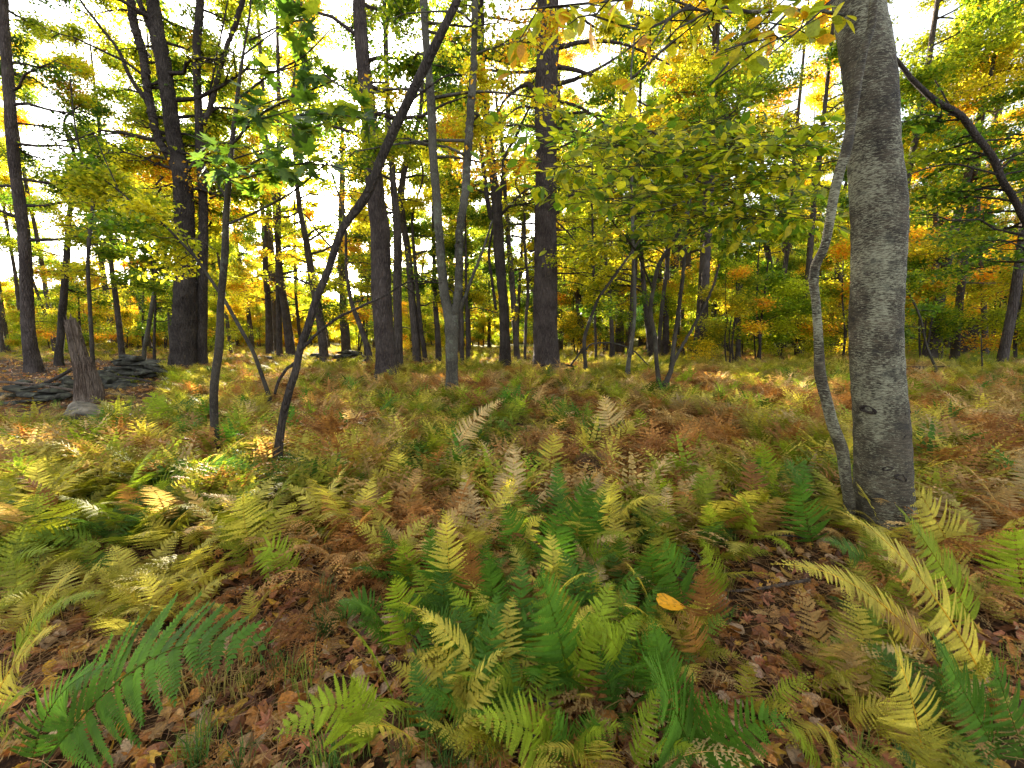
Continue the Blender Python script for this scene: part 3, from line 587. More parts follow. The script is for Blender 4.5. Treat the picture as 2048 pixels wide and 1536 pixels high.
# ------------------------------------------------------------------ stones
import bmesh
def stone_mesh(seed, s, mat, n=26):
    r = np.random.default_rng(seed); bm = bmesh.new()
    p = nrm(r.normal(0, 1, (n, 3)))*r.uniform(0.82, 1.0, (n, 1)); p = np.sign(p)*np.abs(p)**0.75
    for q in p*np.array(s)/2: bm.verts.new(q)
    res = bmesh.ops.convex_hull(bm, input=list(bm.verts))
    bmesh.ops.delete(bm, geom=[v for v in bm.verts if not v.link_faces], context='VERTS')
    bmesh.ops.subdivide_edges(bm, edges=list(bm.edges), cuts=1, use_grid_fill=True)
    for v in bm.verts: v.co += Vector(r.normal(0, 0.018*min(s), 3))
    me = bpy.data.meshes.new('stone'); bm.to_mesh(me); bm.free(); me.materials.append(mat); return me
def stone_heap(name, label, base, spots, mat='stone', cat='stone wall'):
    g = ground_at(*base, 0.0); root = empty(name, g)
    for k, (px, py, wpx, hpx, dy, tilt) in enumerate(spots):
        Y = g[1]+dy; c = at(px, py, Y); sx = W(wpx, Y); sz = W(hpx, Y)
        me = stone_mesh(hash((px, py)) % 9999, (sx, sx*random.Random(k).uniform(.55, .8), max(sz*random.Random(k+3).uniform(.7, 1.7), .05)), M[mat])
        o = obj('stone', me, root, Vector(c)-Vector(g)); o.rotation_euler = (math.radians(random.Random(k+5).uniform(-12, 12)), math.radians(tilt+random.Random(k+2).uniform(-9, 9)), math.radians(random.Random(k+9).uniform(-25, 25)))
    tag(root, label, cat); LM.append((g[0], g[1], 'the stone pile')) if 'tall' in label else None
    return root
stone_heap('stone_pile', 'tall pile of flat dark lichened fieldstones left of the massive dark tree', (265, 762), [
    (250, 752, 66, 14, 0, 0), (300, 750, 50, 14, .1, 4), (215, 750, 44, 20, .1, 0), (240, 741, 58, 9, 0, -3), (290, 740, 60, 10, 0, 3), (330, 748, 34, 12, .1, 10),
    (262, 735, 62, 8, .05, 2), (225, 737, 36, 8, 0, 6), (304, 731, 50, 8, .05, 6), (250, 728, 52, 9, 0, -2), (290, 725, 60, 7, .1, 1), (240, 720, 34, 8, .05, -14), (268, 718, 48, 9, .1, 2),
    (310, 738, 34, 8, -.05, 12), (322, 741, 30, 8, -.1, 24), (255, 745, 40, 8, -.1, 3), (280, 748, 34, 7, -.15, -4), (258, 714, 34, 7, .12, 3)])
stone_heap('stone_wall', 'tumbled flat stones of an old wall left of the broken snag', (90, 800), [
    (40, 778, 60, 9, .1, 4), (80, 772, 66, 10, 0, -4), (108, 782, 54, 12, 0, 3), (60, 790, 50, 10, -.1, 2), (96, 794, 60, 10, -.15, -3), (132, 776, 34, 18, .1, 0), (128, 792, 30, 14, -.1, 0),
    (46, 766, 34, 12, .3, 0), (130, 757, 24, 12, .4, 0), (14, 790, 40, 10, 0, 0), (140, 765, 30, 12, .3, 8), (72, 801, 54, 9, -.3, 2), (20, 808, 44, 9, -.4, 3), (110, 770, 30, 10, .3, -8), (30, 835, 60, 9, -.6, 3), (66, 840, 40, 8, -.5, 0)])
stone_heap('stone_wall', 'dark rounded stones between the broken snag and the tall stone pile', (225, 780), [
    (212, 757, 44, 34, .1, 0), (238, 775, 60, 26, -.1, 6), (205, 776, 34, 26, -.1, 0), (268, 782, 44, 10, -.2, 0), (272, 772, 54, 10, 0, 5), (292, 770, 30, 8, .1, 0), (250, 765, 40, 14, .1, -4)])
stone_heap('stone_wall', 'low mossy stone row behind the leaning trunk, left of crossed pine', (640, 722), [
    (545, 716, 44, 8, .1, 0), (580, 713, 50, 8, .3, 2), (615, 716, 40, 9, .1, 0), (640, 711, 44, 8, .2, -3), (672, 714, 36, 10, 0, 0), (695, 712, 40, 14, .1, 0), (700, 704, 30, 8, .1, 4), (725, 716, 30, 11, 0, 5), (660, 720, 44, 8, -.2, 0), (600, 722, 44, 7, -.2, 0), (560, 722, 30, 6, -.2, 0), (684, 705, 22, 7, .1, 0), (714, 708, 24, 7, 0, 0)])
def lone_stone(label, px, py, wpx, hpx, mat, tilt=0, name='flat_stone', rz=0, asp=.8):
    g = ground_at(px, py+hpx/2, 0); Y = g[1]; sx = W(wpx, Y); sz = W(hpx, Y)
    o = obj(name, stone_mesh(int(px*7+py), (sx, sx*asp, sz), M[mat], 18), None, (g[0], g[1]+sx*.2, g[2]+sz*.32)); o.rotation_euler = (math.radians(-4), math.radians(tilt), rz)
    tag(o, label, 'stone')
lone_stone('pale flat tilted slab in front of the broken snag', 152, 820, 104, 36, 'pale_stone', 14)
lone_stone('dark slab edge under the pale tilted slab', 176, 834, 60, 16, 'stone', 10)
lone_stone('pale grey angular stone right of the tall stone pile', 342, 757, 46, 14, 'pale_stone', -4)
lone_stone('small pale stone against the foot of the massive dark tree', 372, 742, 40, 12, 'pale_stone', -12)
lone_stone('dark stone half hidden in ferns below the pale slab', 236, 833, 46, 16, 'stone', 0)
# ------------------------------------------------------------------ logs and sticks
def log(name, label, cat, pts, Ys, mat='dark', ns=10, wob=.1):
    P = np.array([at(x, y, Y) for (x, y, w_), Y in zip(pts, Ys)]); R = [W(w_, Y)/2 for (x, y, w_), Y in zip(pts, Ys)]
    Q, r = resample(P, R, 24); Vt, Ft = tube(Q, r, ns, bark_disp(len(label), 0, 0)); mb = MB(); mb.add(Vt, Ft)
    root = obj(name, mb.mesh(name, M[mat], True, Q[0]), None, Q[0]); tag(root, label, cat)
def gl(px, py): return ground_at(px, py, 0.06)[1]
log('fallen_log', 'dark fallen log lying in the grass right of the beech', 'log', [(1800, 737, 10), (1850, 738, 11), (1925, 735, 10)], [gl(1850, 742)]*3)
log('fallen_pole', 'long thin dead pole lying over the wall stones at far left', 'pole', [(-30, 762, 6), (60, 768, 5), (170, 783, 5), (250, 790, 3)], [gl(90, 800)+.1]*4, 'snag')
log('fallen_pole', 'dark slanting pole rising from the wall stones towards the snag', 'pole', [(80, 772, 8), (115, 755, 7), (145, 738, 6)], [gl(90, 800)+.3]*3)
log('fallen_branch', 'dark rotten branch lying in brown ferns under the crossed pine', 'branch', [(785, 872, 12), (805, 872, 12), (832, 878, 8)], [gl(805, 885)]*3)
log('fallen_branch', 'thin brown stick lying behind the tall stone pile foot', 'branch', [(232, 753, 4), (270, 757, 5), (315, 766, 4)], [gl(270, 770)]*3)
log('fallen_branch', 'fallen branch arching over ferns right of the great pine', 'branch', [(1120, 728, 5), (1150, 733, 4), (1180, 738, 3), (1240, 745, 2)], [gl(1150, 742)]*4)
# ------------------------------------------------------------------ tussock (old rotten stump under dead straw)
def tussock():
    g = ground_at(1185, 965, 0.0); root = empty('rotten_stump', g); r = np.random.default_rng(8)
    mb = MB(); th = np.linspace(0, 2*PI, 28, endpoint=False); rows = 12; V = []
    for k in range(rows+1):
        f = k/rows; ph = f*PI/2
        rr = 0.17*np.cos(ph)**0.6*(1+.15*np.sin(3*th+1)+.1*np.sin(7*th))+r.normal(0, .008, 28)
        V.append(np.stack([rr*np.cos(th), rr*np.sin(th)*.9, np.full(28, .26*np.sin(ph)-.03)+r.normal(0, .006, 28)], 1))
    V = np.concatenate(V); i = np.arange(rows)[:, None]*28; j = np.arange(28)[None, :]; j2 = (j+1) % 28
    F = np.concatenate([np.stack([i+j, i+j2, i+28+j2], -1).reshape(-1, 3), np.stack([i+j, i+28+j2, i+28+j], -1).reshape(-1, 3)])
    mb.add(V, F); obj('stump', mb.mesh('stump', M['dark'], True), root)
    mb = MB()
    for k in range(340):
        a = r.uniform(0, 2*PI); u = r.uniform(.2, 1); p = np.array([.14*u*math.cos(a), .13*u*math.sin(a), .26*math.sqrt(max(0.02, 1-u*u))])
        l = r.uniform(.1, .24); d = np.array([math.cos(a)*.7, math.sin(a)*.7, 0])
        Q = np.array([p, p+d*l*.5+[0, 0, .03], p+d*l+[0, 0, -l*.65]])+r.normal(0, .012, (3, 3)); Vt, Ft = tube(Q, [.002, .0016, .0008], 3, cap=False); mb.add(Vt, Ft)
    s = obj('straw', mb.mesh('straw', M['straw']), root); s['kind'] = 'stuff'
    tag(root, 'old rotten stump under hanging dead straw in the middle of the ferns', 'stump'); LM.append((g[0], g[1], 'the rotten stump'))
tussock()
# ------------------------------------------------------------------ big leaves as parts
def frame_matrix(P, D, N):
    D = D/np.linalg.norm(D); N = N-D*np.dot(N, D); N = N/np.linalg.norm(N); S = np.cross(N, D)
    return Matrix(((D[0], S[0], N[0], P[0]), (D[1], S[1], N[1], P[1]), (D[2], S[2], N[2], P[2]), (0, 0, 0, 1)))
def tm(name, tmpl, mat):
    mb = MB(); mb.add(tmpl[0], tmpl[1]); return mb.mesh(name, mat)
LEAF = {k: tm('leaf', t, M['leaf']) for k, t in (('oval', OVAL), ('maple', MAPLE), ('heart', HEART), ('long', LONG))}
def leafy(key, kind, rows, size, pals, seed, n_total, spreadpx=22, sy=.25, hang=-.12, parent=None):
    """leaves set along pixel-traced sprays at their own distance; each leaf a part, past 300 one joined part"""
    root, paths, Y = TREES[key]; off = np.array(root.location); rg = np.random.default_rng(seed)
    tot = sum(r_[3] for r_ in rows); cnt = 0; rest = MB(); tw = MB()
    for (x0, y0), (x1, y1), (dy0, dy1), wt, pal in rows:
        n = max(1, int(n_total*wt/tot)); ntw = max(1, n//7)
        a0 = at(x0, y0, Y+dy0); a1 = at(x1, y1, Y+dy1)
        Qm = np.array([a0, (a0+a1)/2+rg.normal(0, .05, 3), a1]); Q, r_ = resample(Qm, [.008, .006, .003], 10); Vt, Ft = tube(Q, r_, 5); tw.add(Vt, Ft)
        pc = PAL[pal]; cc = np.array([p[0] for p in pc]); ww = np.array([p[1] for p in pc]); ww = ww/ww.sum()
        for k in range(ntw):
            s = rg.uniform(0.1, 1); b = a0+(a1-a0)*s; sp = W(spreadpx, Y)
            e = b+np.array([rg.normal(0, sp*1.5), rg.normal(0, sy), rg.normal(-.02, sp*.4)])
            Vt, Ft = tube(np.array([b, (b+e)/2+[0, 0, .02], e]), [.004, .003, .0015], 3, cap=False); tw.add(Vt, Ft)
            for q in range(int(round(n/ntw))):
                u = rg.uniform(.2, 1.05); P = b+(e-b)*u+rg.normal(0, .015, 3)
                D = nrm((e-b)*1.2+rg.normal(0, .12, 3)*1.0); D = D+rg.normal(0, .45, 3); D[2] += hang; D = nrm(D)
                N = nrm(np.array([rg.normal(0, .35), rg.normal(-.3, .35), .8])); s_ = size*rg.uniform(.6, 1.25)
                c = cc[rg.choice(len(cc), p=ww)]*rg.uniform(.8, 1.4)
                m4 = frame_matrix(P-off, D, N)
                if cnt < 290:
                    o = obj('leaf', LEAF[kind], root); o.matrix_local = m4 @ Matrix.Diagonal((s_, s_, s_, 1)); o.color = (*c, 1); cnt += 1
                else:
                    tv, tt = {'oval': OVAL, 'maple': MAPLE, 'long': LONG}[kind]; R3 = np.array(m4)[:3, :3]
                    rest.add(P+(tv*s_) @ R3.T, tt, c)
    obj('twig', tw.mesh('twig', M['sapling'], True, off), root)
    if rest.n:
        o = obj('foliage', rest.mesh('foliage', M['crown'], False, off), root); o['kind'] = 'stuff'
leafy('maple', 'maple', [
  ((453, 340), (400, 330), (-.2, -.4), 1.2, 'green'), ((460, 320), (590, 290), (-.2, -.6), 3, 'green'), ((480, 360), (660, 320), (-.2, -.8), 3, 'green'),
  ((470, 250), (620, 210), (-.2, -.6), 2.2, 'green'), ((490, 220), (690, 180), (-.2, -.6), 2, 'green'), ((500, 150), (640, 110), (-.1, -.5), 2.2, 'green'),
  ((500, 80), (640, 40), (-.1, -.4), 1.8, 'green'), ((540, 20), (640, 90), (-.1, -.4), 1.4, 'green'), ((600, 230), (740, 240), (-.4, -.7), 1.8, 'green'), ((560, 330), (720, 350), (-.4, -.7), 1.2, 'green'),
  ((650, 150), (730, 200), (-.4, -.7), 1.2, 'green')], .21, None, 11, 290, 22)
leafy('multi', 'oval', [
  ((1360, 310), (1180, 290), (-1, -3.4), 3, 'yg'), ((1370, 345), (1130, 330), (-1, -3.8), 3, 'yg'), ((1380, 390), (1180, 400), (-1, -3.2), 2.6, 'yg'), ((1340, 290), (1230, 240), (-1, -3), 2.4, 'yg'),
  ((1380, 340), (1500, 290), (-1, -3), 3, 'yg'), ((1390, 380), (1600, 350), (-1, -3.4), 3, 'yg'), ((1370, 430), (1560, 440), (-1, -3.2), 2.6, 'yg'), ((1350, 470), (1600, 400), (-.8, -2.6), 2.2, 'green'),
  ((1360, 300), (1450, 230), (-1, -3), 2, 'yg'), ((1450, 300), (1620, 290), (-2, -3.6), 1.6, 'yg'), ((1370, 330), (1290, 300), (-1, -2), 1.6, 'green'), ((1340, 480), (1200, 480), (-.5, -2), 1.6, 'yg'),
  ((1300, 420), (1090, 370), (-2, -4), 1.6, 'yg'), ((1400, 470), (1500, 500), (-.5, -2), 1.3, 'yg'), ((1390, 300), (1640, 250), (-2, -3.6), 2.4, 'yg'), ((1440, 340), (1660, 340), (-2, -3.6), 1.8, 'yg'), ((1450, 400), (1650, 440), (-2, -3.4), 2.2, 'yg'), ((1300, 300), (1090, 260), (-2, -3.8), 1.6, 'yg')], .135, None, 12, 3800, 40, .35)
leafy('sinuous', 'oval', [
  ((1640, 20), (1540, 110), (-.2, -.9), 2, 'orange'), ((1580, 20), (1450, 100), (-.2, -1), 2.4, 'orange'), ((1500, 24), (1350, 60), (-.2, -1), 2.4, 'yellow'), ((1420, 20), (1290, 110), (-.3, -.8), 2, 'orange'),
  ((1380, 10), (1180, 30), (-.4, -1), 2.2, 'orange'), ((1300, -10), (1040, 20), (-.5, -1), 2.0, 'orange'), ((1500, 60), (1420, 170), (-.3, -.8), 1.6, 'yellow'), ((1350, 80), (1260, 160), (-.4, -.8), 1.0, 'orange'),
  ((1150, -10), (1060, 20), (-.6, -.9), .9, 'orange')], .082, None, 13, 288, 40, .25, -.2)
# ------------------------------------------------------------------ background trees (templates, then copies)
def back_tree(name, seed, h, r0, h0, nl, blen, pal, lpt=30, twigs=8, lsize=.1, stems=1, mat='back', lean=.03, curve=.3):
    rg = np.random.default_rng(seed); bm_, lm_, tk = MB(), MB(), MB(); root = empty(name)
    for s in range(stems):
        a = rg.uniform(0, 6.28); sp = .5*h*.12*(stems > 1)
        t = np.linspace(0, 1, 7)[:, None]; P = np.array([math.cos(a)*sp, math.sin(a)*sp, 0])*t**.7+np.array([rg.normal(0, lean), rg.normal(0, lean), 0])*h*t+np.array([0, 0, h])*t
        P = P+np.cumsum(rg.normal(0, curve*.12, (7, 3))*[1, 1, 0], 0)*(t > 0); P[0, 2] = -.1
        Q, r_ = resample(P, r0*np.array([1.15, 1, .88, .75, .58, .38, .12]), 26); Vt, Ft = tube(Q, r_, 8, bark_disp(seed, 0, .25)); tk.add(Vt, Ft)
        gen_crown(rg, Q, r_, h0, h*.98, nl//stems, blen, twigs=twigs, lpt=lpt, lsize=lsize, pal=pal, spread=.22, bmb=bm_, lmb=lm_)
    obj('trunk', tk.mesh('trunk', M[mat], True), root); obj('twigs', bm_.mesh('twigs', M[mat]), root)['kind'] = 'stuff'; obj('crown', lm_.mesh('crown', M['crown_shared']), root)
    return root
def copy_tree(o, parent=None):
    c = o.copy(); COL.objects.link(c); c.parent = parent
    for ch in list(o.children):
        d = ch.copy(); COL.objects.link(d); d.parent = c
    return c
BT = [back_tree('background_tree', 101, 14, .17, 3.5, 22, 3.0, 'yellow'), back_tree('background_tree', 102, 16, .2, 5, 22, 3.2, 'yg'), back_tree('background_tree', 103, 13, .12, 3, 20, 2.6, 'green'),
      back_tree('background_tree', 104, 17, .24, 6, 22, 3.4, 'mixed', mat='pine'), back_tree('background_tree', 105, 12, .1, 2.4, 20, 2.4, 'yellow', lean=.06)]
BTL = ['brown tree with yellow crown', 'tall yellow-green tree', 'slim tree with green crown', 'tall dark green-crowned tree', 'thin tilted golden tree']
US = [back_tree('understory_shrub', 111, 4.2, .03, .5, 20, 1.5, 'yellow', lpt=20, lsize=.085, stems=3, mat='dark'), back_tree('understory_shrub', 112, 5.2, .04, .8, 22, 1.8, 'yg', lpt=20, lsize=.085, stems=2, mat='dark'),
      back_tree('understory_shrub', 113, 3.4, .025, .4, 18, 1.3, 'orange', lpt=18, lsize=.08, stems=3, mat='dark'), back_tree('understory_shrub', 114, 6, .045, 1.2, 22, 1.9, 'green', lpt=22, lsize=.085, stems=2, mat='dark'),
      back_tree('understory_shrub', 115, 4.6, .035, .6, 20, 1.6, 'yellow', lpt=20, lsize=.085, stems=2, mat='dark')]
USL = ['yellow many-stemmed shrub', 'yellow-green shrub', 'orange-leaved low shrub', 'green sapling clump', 'golden two-stemmed shrub']
rg = np.random.default_rng(77)
def place(tmpls, labels, n, ymin, ymax, umin, umax, cat, group, filt=None, sc=(.8, 1.2)):
    done = 0; used = set(); tries = 0; pts = []
    while done < n and tries < n*40:
        tries += 1
        Y = math.sqrt(rg.uniform(ymin**2, ymax**2)); u = rg.uniform(umin, umax); x = (u-1024)/FPX*Y
        if filt and not filt(u, Y): continue
        if any((x-a)**2+(Y-b)**2 < 2.0 for a, b in pts): continue
        pts.append((x, Y)); k = int(rg.integers(len(tmpls))); t = tmpls[k]
        o = t if (id(t) not in PLACED) else copy_tree(t); PLACED.add(id(t))
        s = rg.uniform(*sc); o.location = (x, Y, tz(x, Y)); o.rotation_euler = (0, 0, rg.uniform(0, 6.28)); o.scale = (s, s, s*rg.uniform(.9, 1.1))
        o['kk'] = k; o['yy'] = Y; o['uu'] = u; BACK.append((Y, u, o, labels[k], cat, group)); done += 1
PLACED = set(); BACK = []
def open_left(u, Y): return not (u < 360 and rg.random() < .8) and not (480 < u < 1150 and rg.random() < (.8 if u < 1020 else .55))
HC = [back_tree('background_tree', 106, 18, .13, 7.5, 26, 3.0, 'yg', lpt=34), back_tree('background_tree', 107, 16, .10, 6.5, 24, 2.6, 'yellow', lpt=34)]
place(HC, ['tall thin high green tree', 'tall thin high yellow tree'], 26, 12, 30, -200, 2200, 'tree', 'trees farther back', lambda u, Y: abs(u-695) > 70 and (u < 1500 or rg.random() < .4))
place(HC, ['tall thin high green tree', 'tall thin high yellow tree'], 5, 13, 22, 1330, 1620, 'tree', 'trees farther back')
place(BT, BTL, 3, 14, 20, 1420, 2300, 'tree', 'trees farther back', lambda u, Y: u < 1640 or u > 1860)
place(BT, BTL, 95, 17, 48, -250, 2300, 'tree', 'trees farther back', lambda u, Y: open_left(u, Y) and not (u > 1300 and Y < 28 and rg.random() < .5))
place(US, USL, 9, 12, 17, 1380, 2300, 'shrub', 'shrubs farther back')
place(US, USL, 130, 14, 46, -250, 2300, 'shrub', 'shrubs farther back', lambda u, Y: not (u < 330 and Y < 18) and not (900 < u < 1350 and Y < 26 and rg.random() < .75))
# far wood: one mass
def gn_scatter(name, coll, P, rot, scl, idx, tint, kind='stuff', label=None):
    me = bpy.data.meshes.new(name); me.vertices.add(len(P)); me.vertices.foreach_set('co', np.asarray(P, np.float32).ravel())
    def attr(nm, ty, dat, key):
        a_ = me.attributes.new(nm, ty, 'POINT'); a_.data.foreach_set(key, np.asarray(dat, np.float32 if ty != 'INT' else np.int32).ravel())
    attr('rot', 'FLOAT_VECTOR', rot, 'vector'); attr('scl', 'FLOAT_VECTOR', scl, 'vector'); attr('idx', 'INT', idx, 'value'); attr('tint', 'FLOAT_VECTOR', tint, 'vector')
    o = obj(name, me); md = o.modifiers.new('scatter', 'NODES'); ng = bpy.data.node_groups.new(name, 'GeometryNodeTree'); md.node_group = ng
    ng.interface.new_socket('Geometry', in_out='INPUT', socket_type='NodeSocketGeometry'); ng.interface.new_socket('Geometry', in_out='OUTPUT', socket_type='NodeSocketGeometry')
    N = ng.nodes; gi = N.new('NodeGroupInput'); go = N.new('NodeGroupOutput'); mp = N.new('GeometryNodeMeshToPoints'); ip = N.new('GeometryNodeInstanceOnPoints')
    ci = N.new('GeometryNodeCollectionInfo'); ci.inputs['Collection'].default_value = coll; ci.inputs['Separate Children'].default_value = True; ci.inputs['Reset Children'].default_value = True
    def na(nm, ty): x = N.new('GeometryNodeInputNamedAttribute'); x.data_type = ty; x.inputs[0].default_value = nm; return x.outputs[0]
    lk = ng.links.new; lk(gi.outputs[0], mp.inputs[0]); lk(mp.outputs[0], ip.inputs['Points']); lk(ci.outputs[0], ip.inputs['Instance']); ip.inputs['Pick Instance'].default_value = True
    lk(na('idx', 'INT'), ip.inputs['Instance Index']); lk(na('scl', 'FLOAT_VECTOR'), ip.inputs['Scale'])
    er = N.new('FunctionNodeEulerToRotation'); lk(na('rot', 'FLOAT_VECTOR'), er.inputs[0]); lk(er.outputs[0], ip.inputs['Rotation'])
    lk(ip.outputs[0], go.inputs[0]); o['kind'] = kind
    if label: o['label'] = label
    return o
def src_coll(name, meshes):
    c = bpy.data.collections.new(name)
    for k, me in enumerate(meshes):
        o = bpy.data.objects.new('%s_%02d' % (name, k), me); c.objects.link(o)
    return c
def far_tree(seed, h, h0, pal, r0=.2):
    rg_ = np.random.default_rng(seed); mb = MB()
    P = np.array([[0, 0, -.2], [rg_.normal(0, .2), 0, h*.4], [rg_.normal(0, .4), 0, h]]); Q, r_ = resample(P, [r0, r0*.75, .03], 12); Vt, Ft = tube(Q, r_, 6); mb.add(Vt, Ft, (1, 1, 1), 0)
    gen_crown(rg_, Q, r_, h0, h, 20, 3.4, twigs=8, lpt=22, lsize=.2, pal=pal, spread=.35, bmb=mb, lmb=mb, bmi=0, lmi=1)
    return mb.mesh('far_tree', [M['back'], M['crown_shared']])
fc = src_coll('far_tree_source', [far_tree(201, 15, 3, 'green'), far_tree(202, 17, 4, 'yg'), far_tree(203, 14, 2, 'yellow'), far_tree(204, 6, .4, 'yellow', .05), far_tree(205, 7, .5, 'yg', .06), far_tree(206, 18, 5, 'mixed')])
fp = []; fr = []; fs = []; fi = []
rf = np.random.default_rng(31)
for k in range(900):
    Y = math.sqrt(rf.uniform(44**2, 105**2)); u = rf.uniform(-400, 2450); x = (u-1024)/FPX*Y
    low = u < 420 or rf.random() < .4
    if u < 420 and Y > 75: continue
    if 540 < u < 960 and not low and rf.random() < .75: low = True
    fp.append((x, Y, tz(x, Y)-.1)); fr.append((0, 0, rf.uniform(0, 6.28))); s = rf.uniform(.8, 1.15); fs.append((s, s, s)); fi.append(int(rf.choice([3, 4])) if low else int(rf.choice([0, 1, 2, 5])))
gn_scatter('far_woods', fc, fp, fr, fs, fi, np.ones((len(fp), 3)), label='distant mass of green and yellow woodland closing the view')
# ------------------------------------------------------------------ fern fronds
def frond(curve, normal, Wd, nP, rg, style='fresh', lod=1.0, stalk=0.22, s_shape=.3):
    """curve: (M,3) rachis from base to tip; normal: the upper face; returns verts, tris, cols"""
    M_ = len(curve); d = np.r_[0, np.cumsum(np.linalg.norm(np.diff(curve, axis=0), axis=1))]; L = d[-1]
    T = nrm(np.gradient(curve, d, axis=0)); N0 = np.asarray(normal, float)
    if N0.ndim == 1: N0 = np.tile(N0, (M_, 1))
    N = nrm(N0-T*(N0*T).sum(1, keepdims=True)); B = np.cross(N, T)
    ip = lambda A, s: np.stack([np.interp(s, d/L, A[:, c]) for c in range(3)], -1)
    s = np.linspace(stalk, .985, nP); rel = (s-stalk)/(1-stalk)
    prof = np.where(rel < s_shape, .72+.28*np.sin(rel/s_shape*PI/2), ((1-rel)/(1-s_shape))**.85); prof = np.maximum(prof, .03)
    Vs = []; Ts = []; Cs = []; nv = 0
    for side in (-1, 1):
        for k in range(nP):
            l = Wd*.5*prof[k]*rg.uniform(.85, 1.1); sk = s[k]+rg.normal(0, .004)
            if rg.random() < (.10 if style == 'dry' else .02): continue
            phi = math.radians(rg.normal(72, 5)-14*rel[k]); dx = math.cos(phi); dyv = math.sin(phi)*side
            n = int(np.clip(l/(L*(1-stalk)/nP*.44)*lod, 2, 24)); t = np.linspace(.06, .95, n); sp = l/n
            psp = L*(1-stalk)/nP; hw = min(psp*.58, .30*l+.004)*((1-t)**.55*.9+.12)*(.75+.25*np.minimum(1, t/.15)); hw = hw*rg.uniform(.85, 1.15, n)
            c0 = ip(curve, np.array([sk]))[0]; Tk = ip(T, np.array([sk]))[0]; Bk = ip(B, np.array([sk]))[0]; Nk = ip(N, np.array([sk]))[0]
            droop = rg.uniform(.05, .3)*(3.2 if style == 'dry' else 1); curl = rg.normal(0, .5) if style == 'dry' else rg.normal(0, .06)
            tw = rg.normal(0, .55 if style == 'dry' else .16)
            dirv = Tk*dx+Bk*dyv; per = -Tk*dyv*side+Bk*dx*side; per = per*side
            per = nrm(Tk*math.sin(phi)-Bk*math.cos(phi)*side); per2 = nrm(per*math.cos(tw)+Nk*math.sin(tw))
            axis_ = c0+dirv*(l*t)[:, None]*(1)+Nk*(-droop*l*t**2)[:, None]+Tk*(curl*l*t**2)[:, None]
            cshade = rg.uniform(.8, 1.15)
            for q in (-1, 1):
                h = hw*(1.12 if q == 1 else .9)
                base_ = axis_-dirv*sp*.5; nxt = axis_+dirv*sp*.5; dn = Nk*(h*(.5 if style == 'dry' else .14))[:, None]
                tip = axis_+per2*(h*q)[:, None]+dirv*(h*.30+sp*.35)[:, None]-dn
                nk = base_+per2*(h*q*(.55 if style != 'dry' else .12))[:, None]+dirv*(h*.12)[:, None]-dn*.4
                nk2 = nxt+per2*(h*q*(.55 if style != 'dry' else .12))[:, None]+dirv*(h*.12)[:, None]-dn*.4
                Vq = np.stack([base_, nk, tip, nk2, nxt], 1).reshape(-1, 3); Tq = (np.array([[0, 1, 2], [0, 2, 4], [4, 2, 3]])[None]+np.arange(n)[:, None, None]*5).reshape(-1, 3)
                if q == 1: Tq = Tq[:, ::-1]
                Vs.append(Vq); Ts.append(Tq+nv); nv += len(Vq)
                cc = np.repeat(cshade*rg.uniform(.88, 1.1, (n, 1)), 5, 0)*np.ones(3); Cs.append(cc)
            e = axis_[-1]+dirv*sp*1.6; wd = per2*hw[-1]*.7
            Vs.append(np.array([axis_[-1]-wd, e, axis_[-1]+wd])); Ts.append(np.array([[0, 1, 2]])+nv); nv += 3; Cs.append(np.full((3, 3), cshade))
            wq = per2*max(.0006, .006*l); Vs.append(np.array([c0-wq, c0+wq, axis_[-1]])); Ts.append(np.array([[0, 1, 2]])+nv); nv += 3; Cs.append(np.full((3, 3), .8))
    Vr, Fr = tube(curve, np.linspace(max(.0013, L*.0036), .0006, M_), 4, cap=False)
    Vs.append(Vr); Ts.append(Fr+nv); Cs.append(np.tile((1.15, .95, .8), (len(Vr), 1)))
    return np.concatenate(Vs), np.concatenate(Ts), np.concatenate(Cs)
def arc(L, pitch0, bend, n=14, side=0.0):
    """rachis in local XZ: starts at pitch0 (radians above level) and bends down by bend over its length"""
    t = np.linspace(0, 1, n); p = pitch0-bend*t**1.4; ds = L/(n-1)
    x = np.r_[0, np.cumsum(np.cos(p[:-1])*ds)]; z = np.r_[0, np.cumsum(np.sin(p[:-1])*ds)]
    C_ = np.stack([x, side*t**2*L, z], 1); Nn = np.stack([-np.sin(p), np.zeros(n), np.cos(p)], 1); return C_, Nn
GREEN = [(.085, .155, .022), (.10, .18, .022), (.065, .125, .02), (.14, .20, .022)]; LIME = [(.27, .27, .02), (.33, .29, .025), (.22, .24, .018)]
YEL = [(.45, .38, .06), (.50, .42, .08), (.40, .32, .045)]; TAN = [(.48, .31, .11), (.56, .40, .18), (.40, .24, .08)]; RUST = [(.36, .17, .045), (.44, .21, .055), (.26, .11, .032), (.48, .27, .09)]
FC = {'green': GREEN, 'lime': LIME, 'yellow': YEL, 'tan': TAN, 'rust': RUST}
rf = np.random.default_rng(50)
FRM = {'fresh': [], 'dry': []}; FRL = {'fresh': [], 'dry': []}
for st, nn in (('fresh', 22), ('dry', 14)):
    for k in range(nn):
        Cv, Nv = arc(1.0, rf.uniform(.7, 1.4), rf.uniform(.4, 1.9) if st == 'fresh' else rf.uniform(1.2, 3.0), side=rf.normal(0, .16))
        Vf, Tf, Cf = frond(Cv, Nv, rf.uniform(.32, .46), int(rf.integers(16, 22)), rf, st, .85); mb = MB(); mb.add(Vf, Tf, Cf); FRM[st].append(mb.mesh('frond', M['frond']))
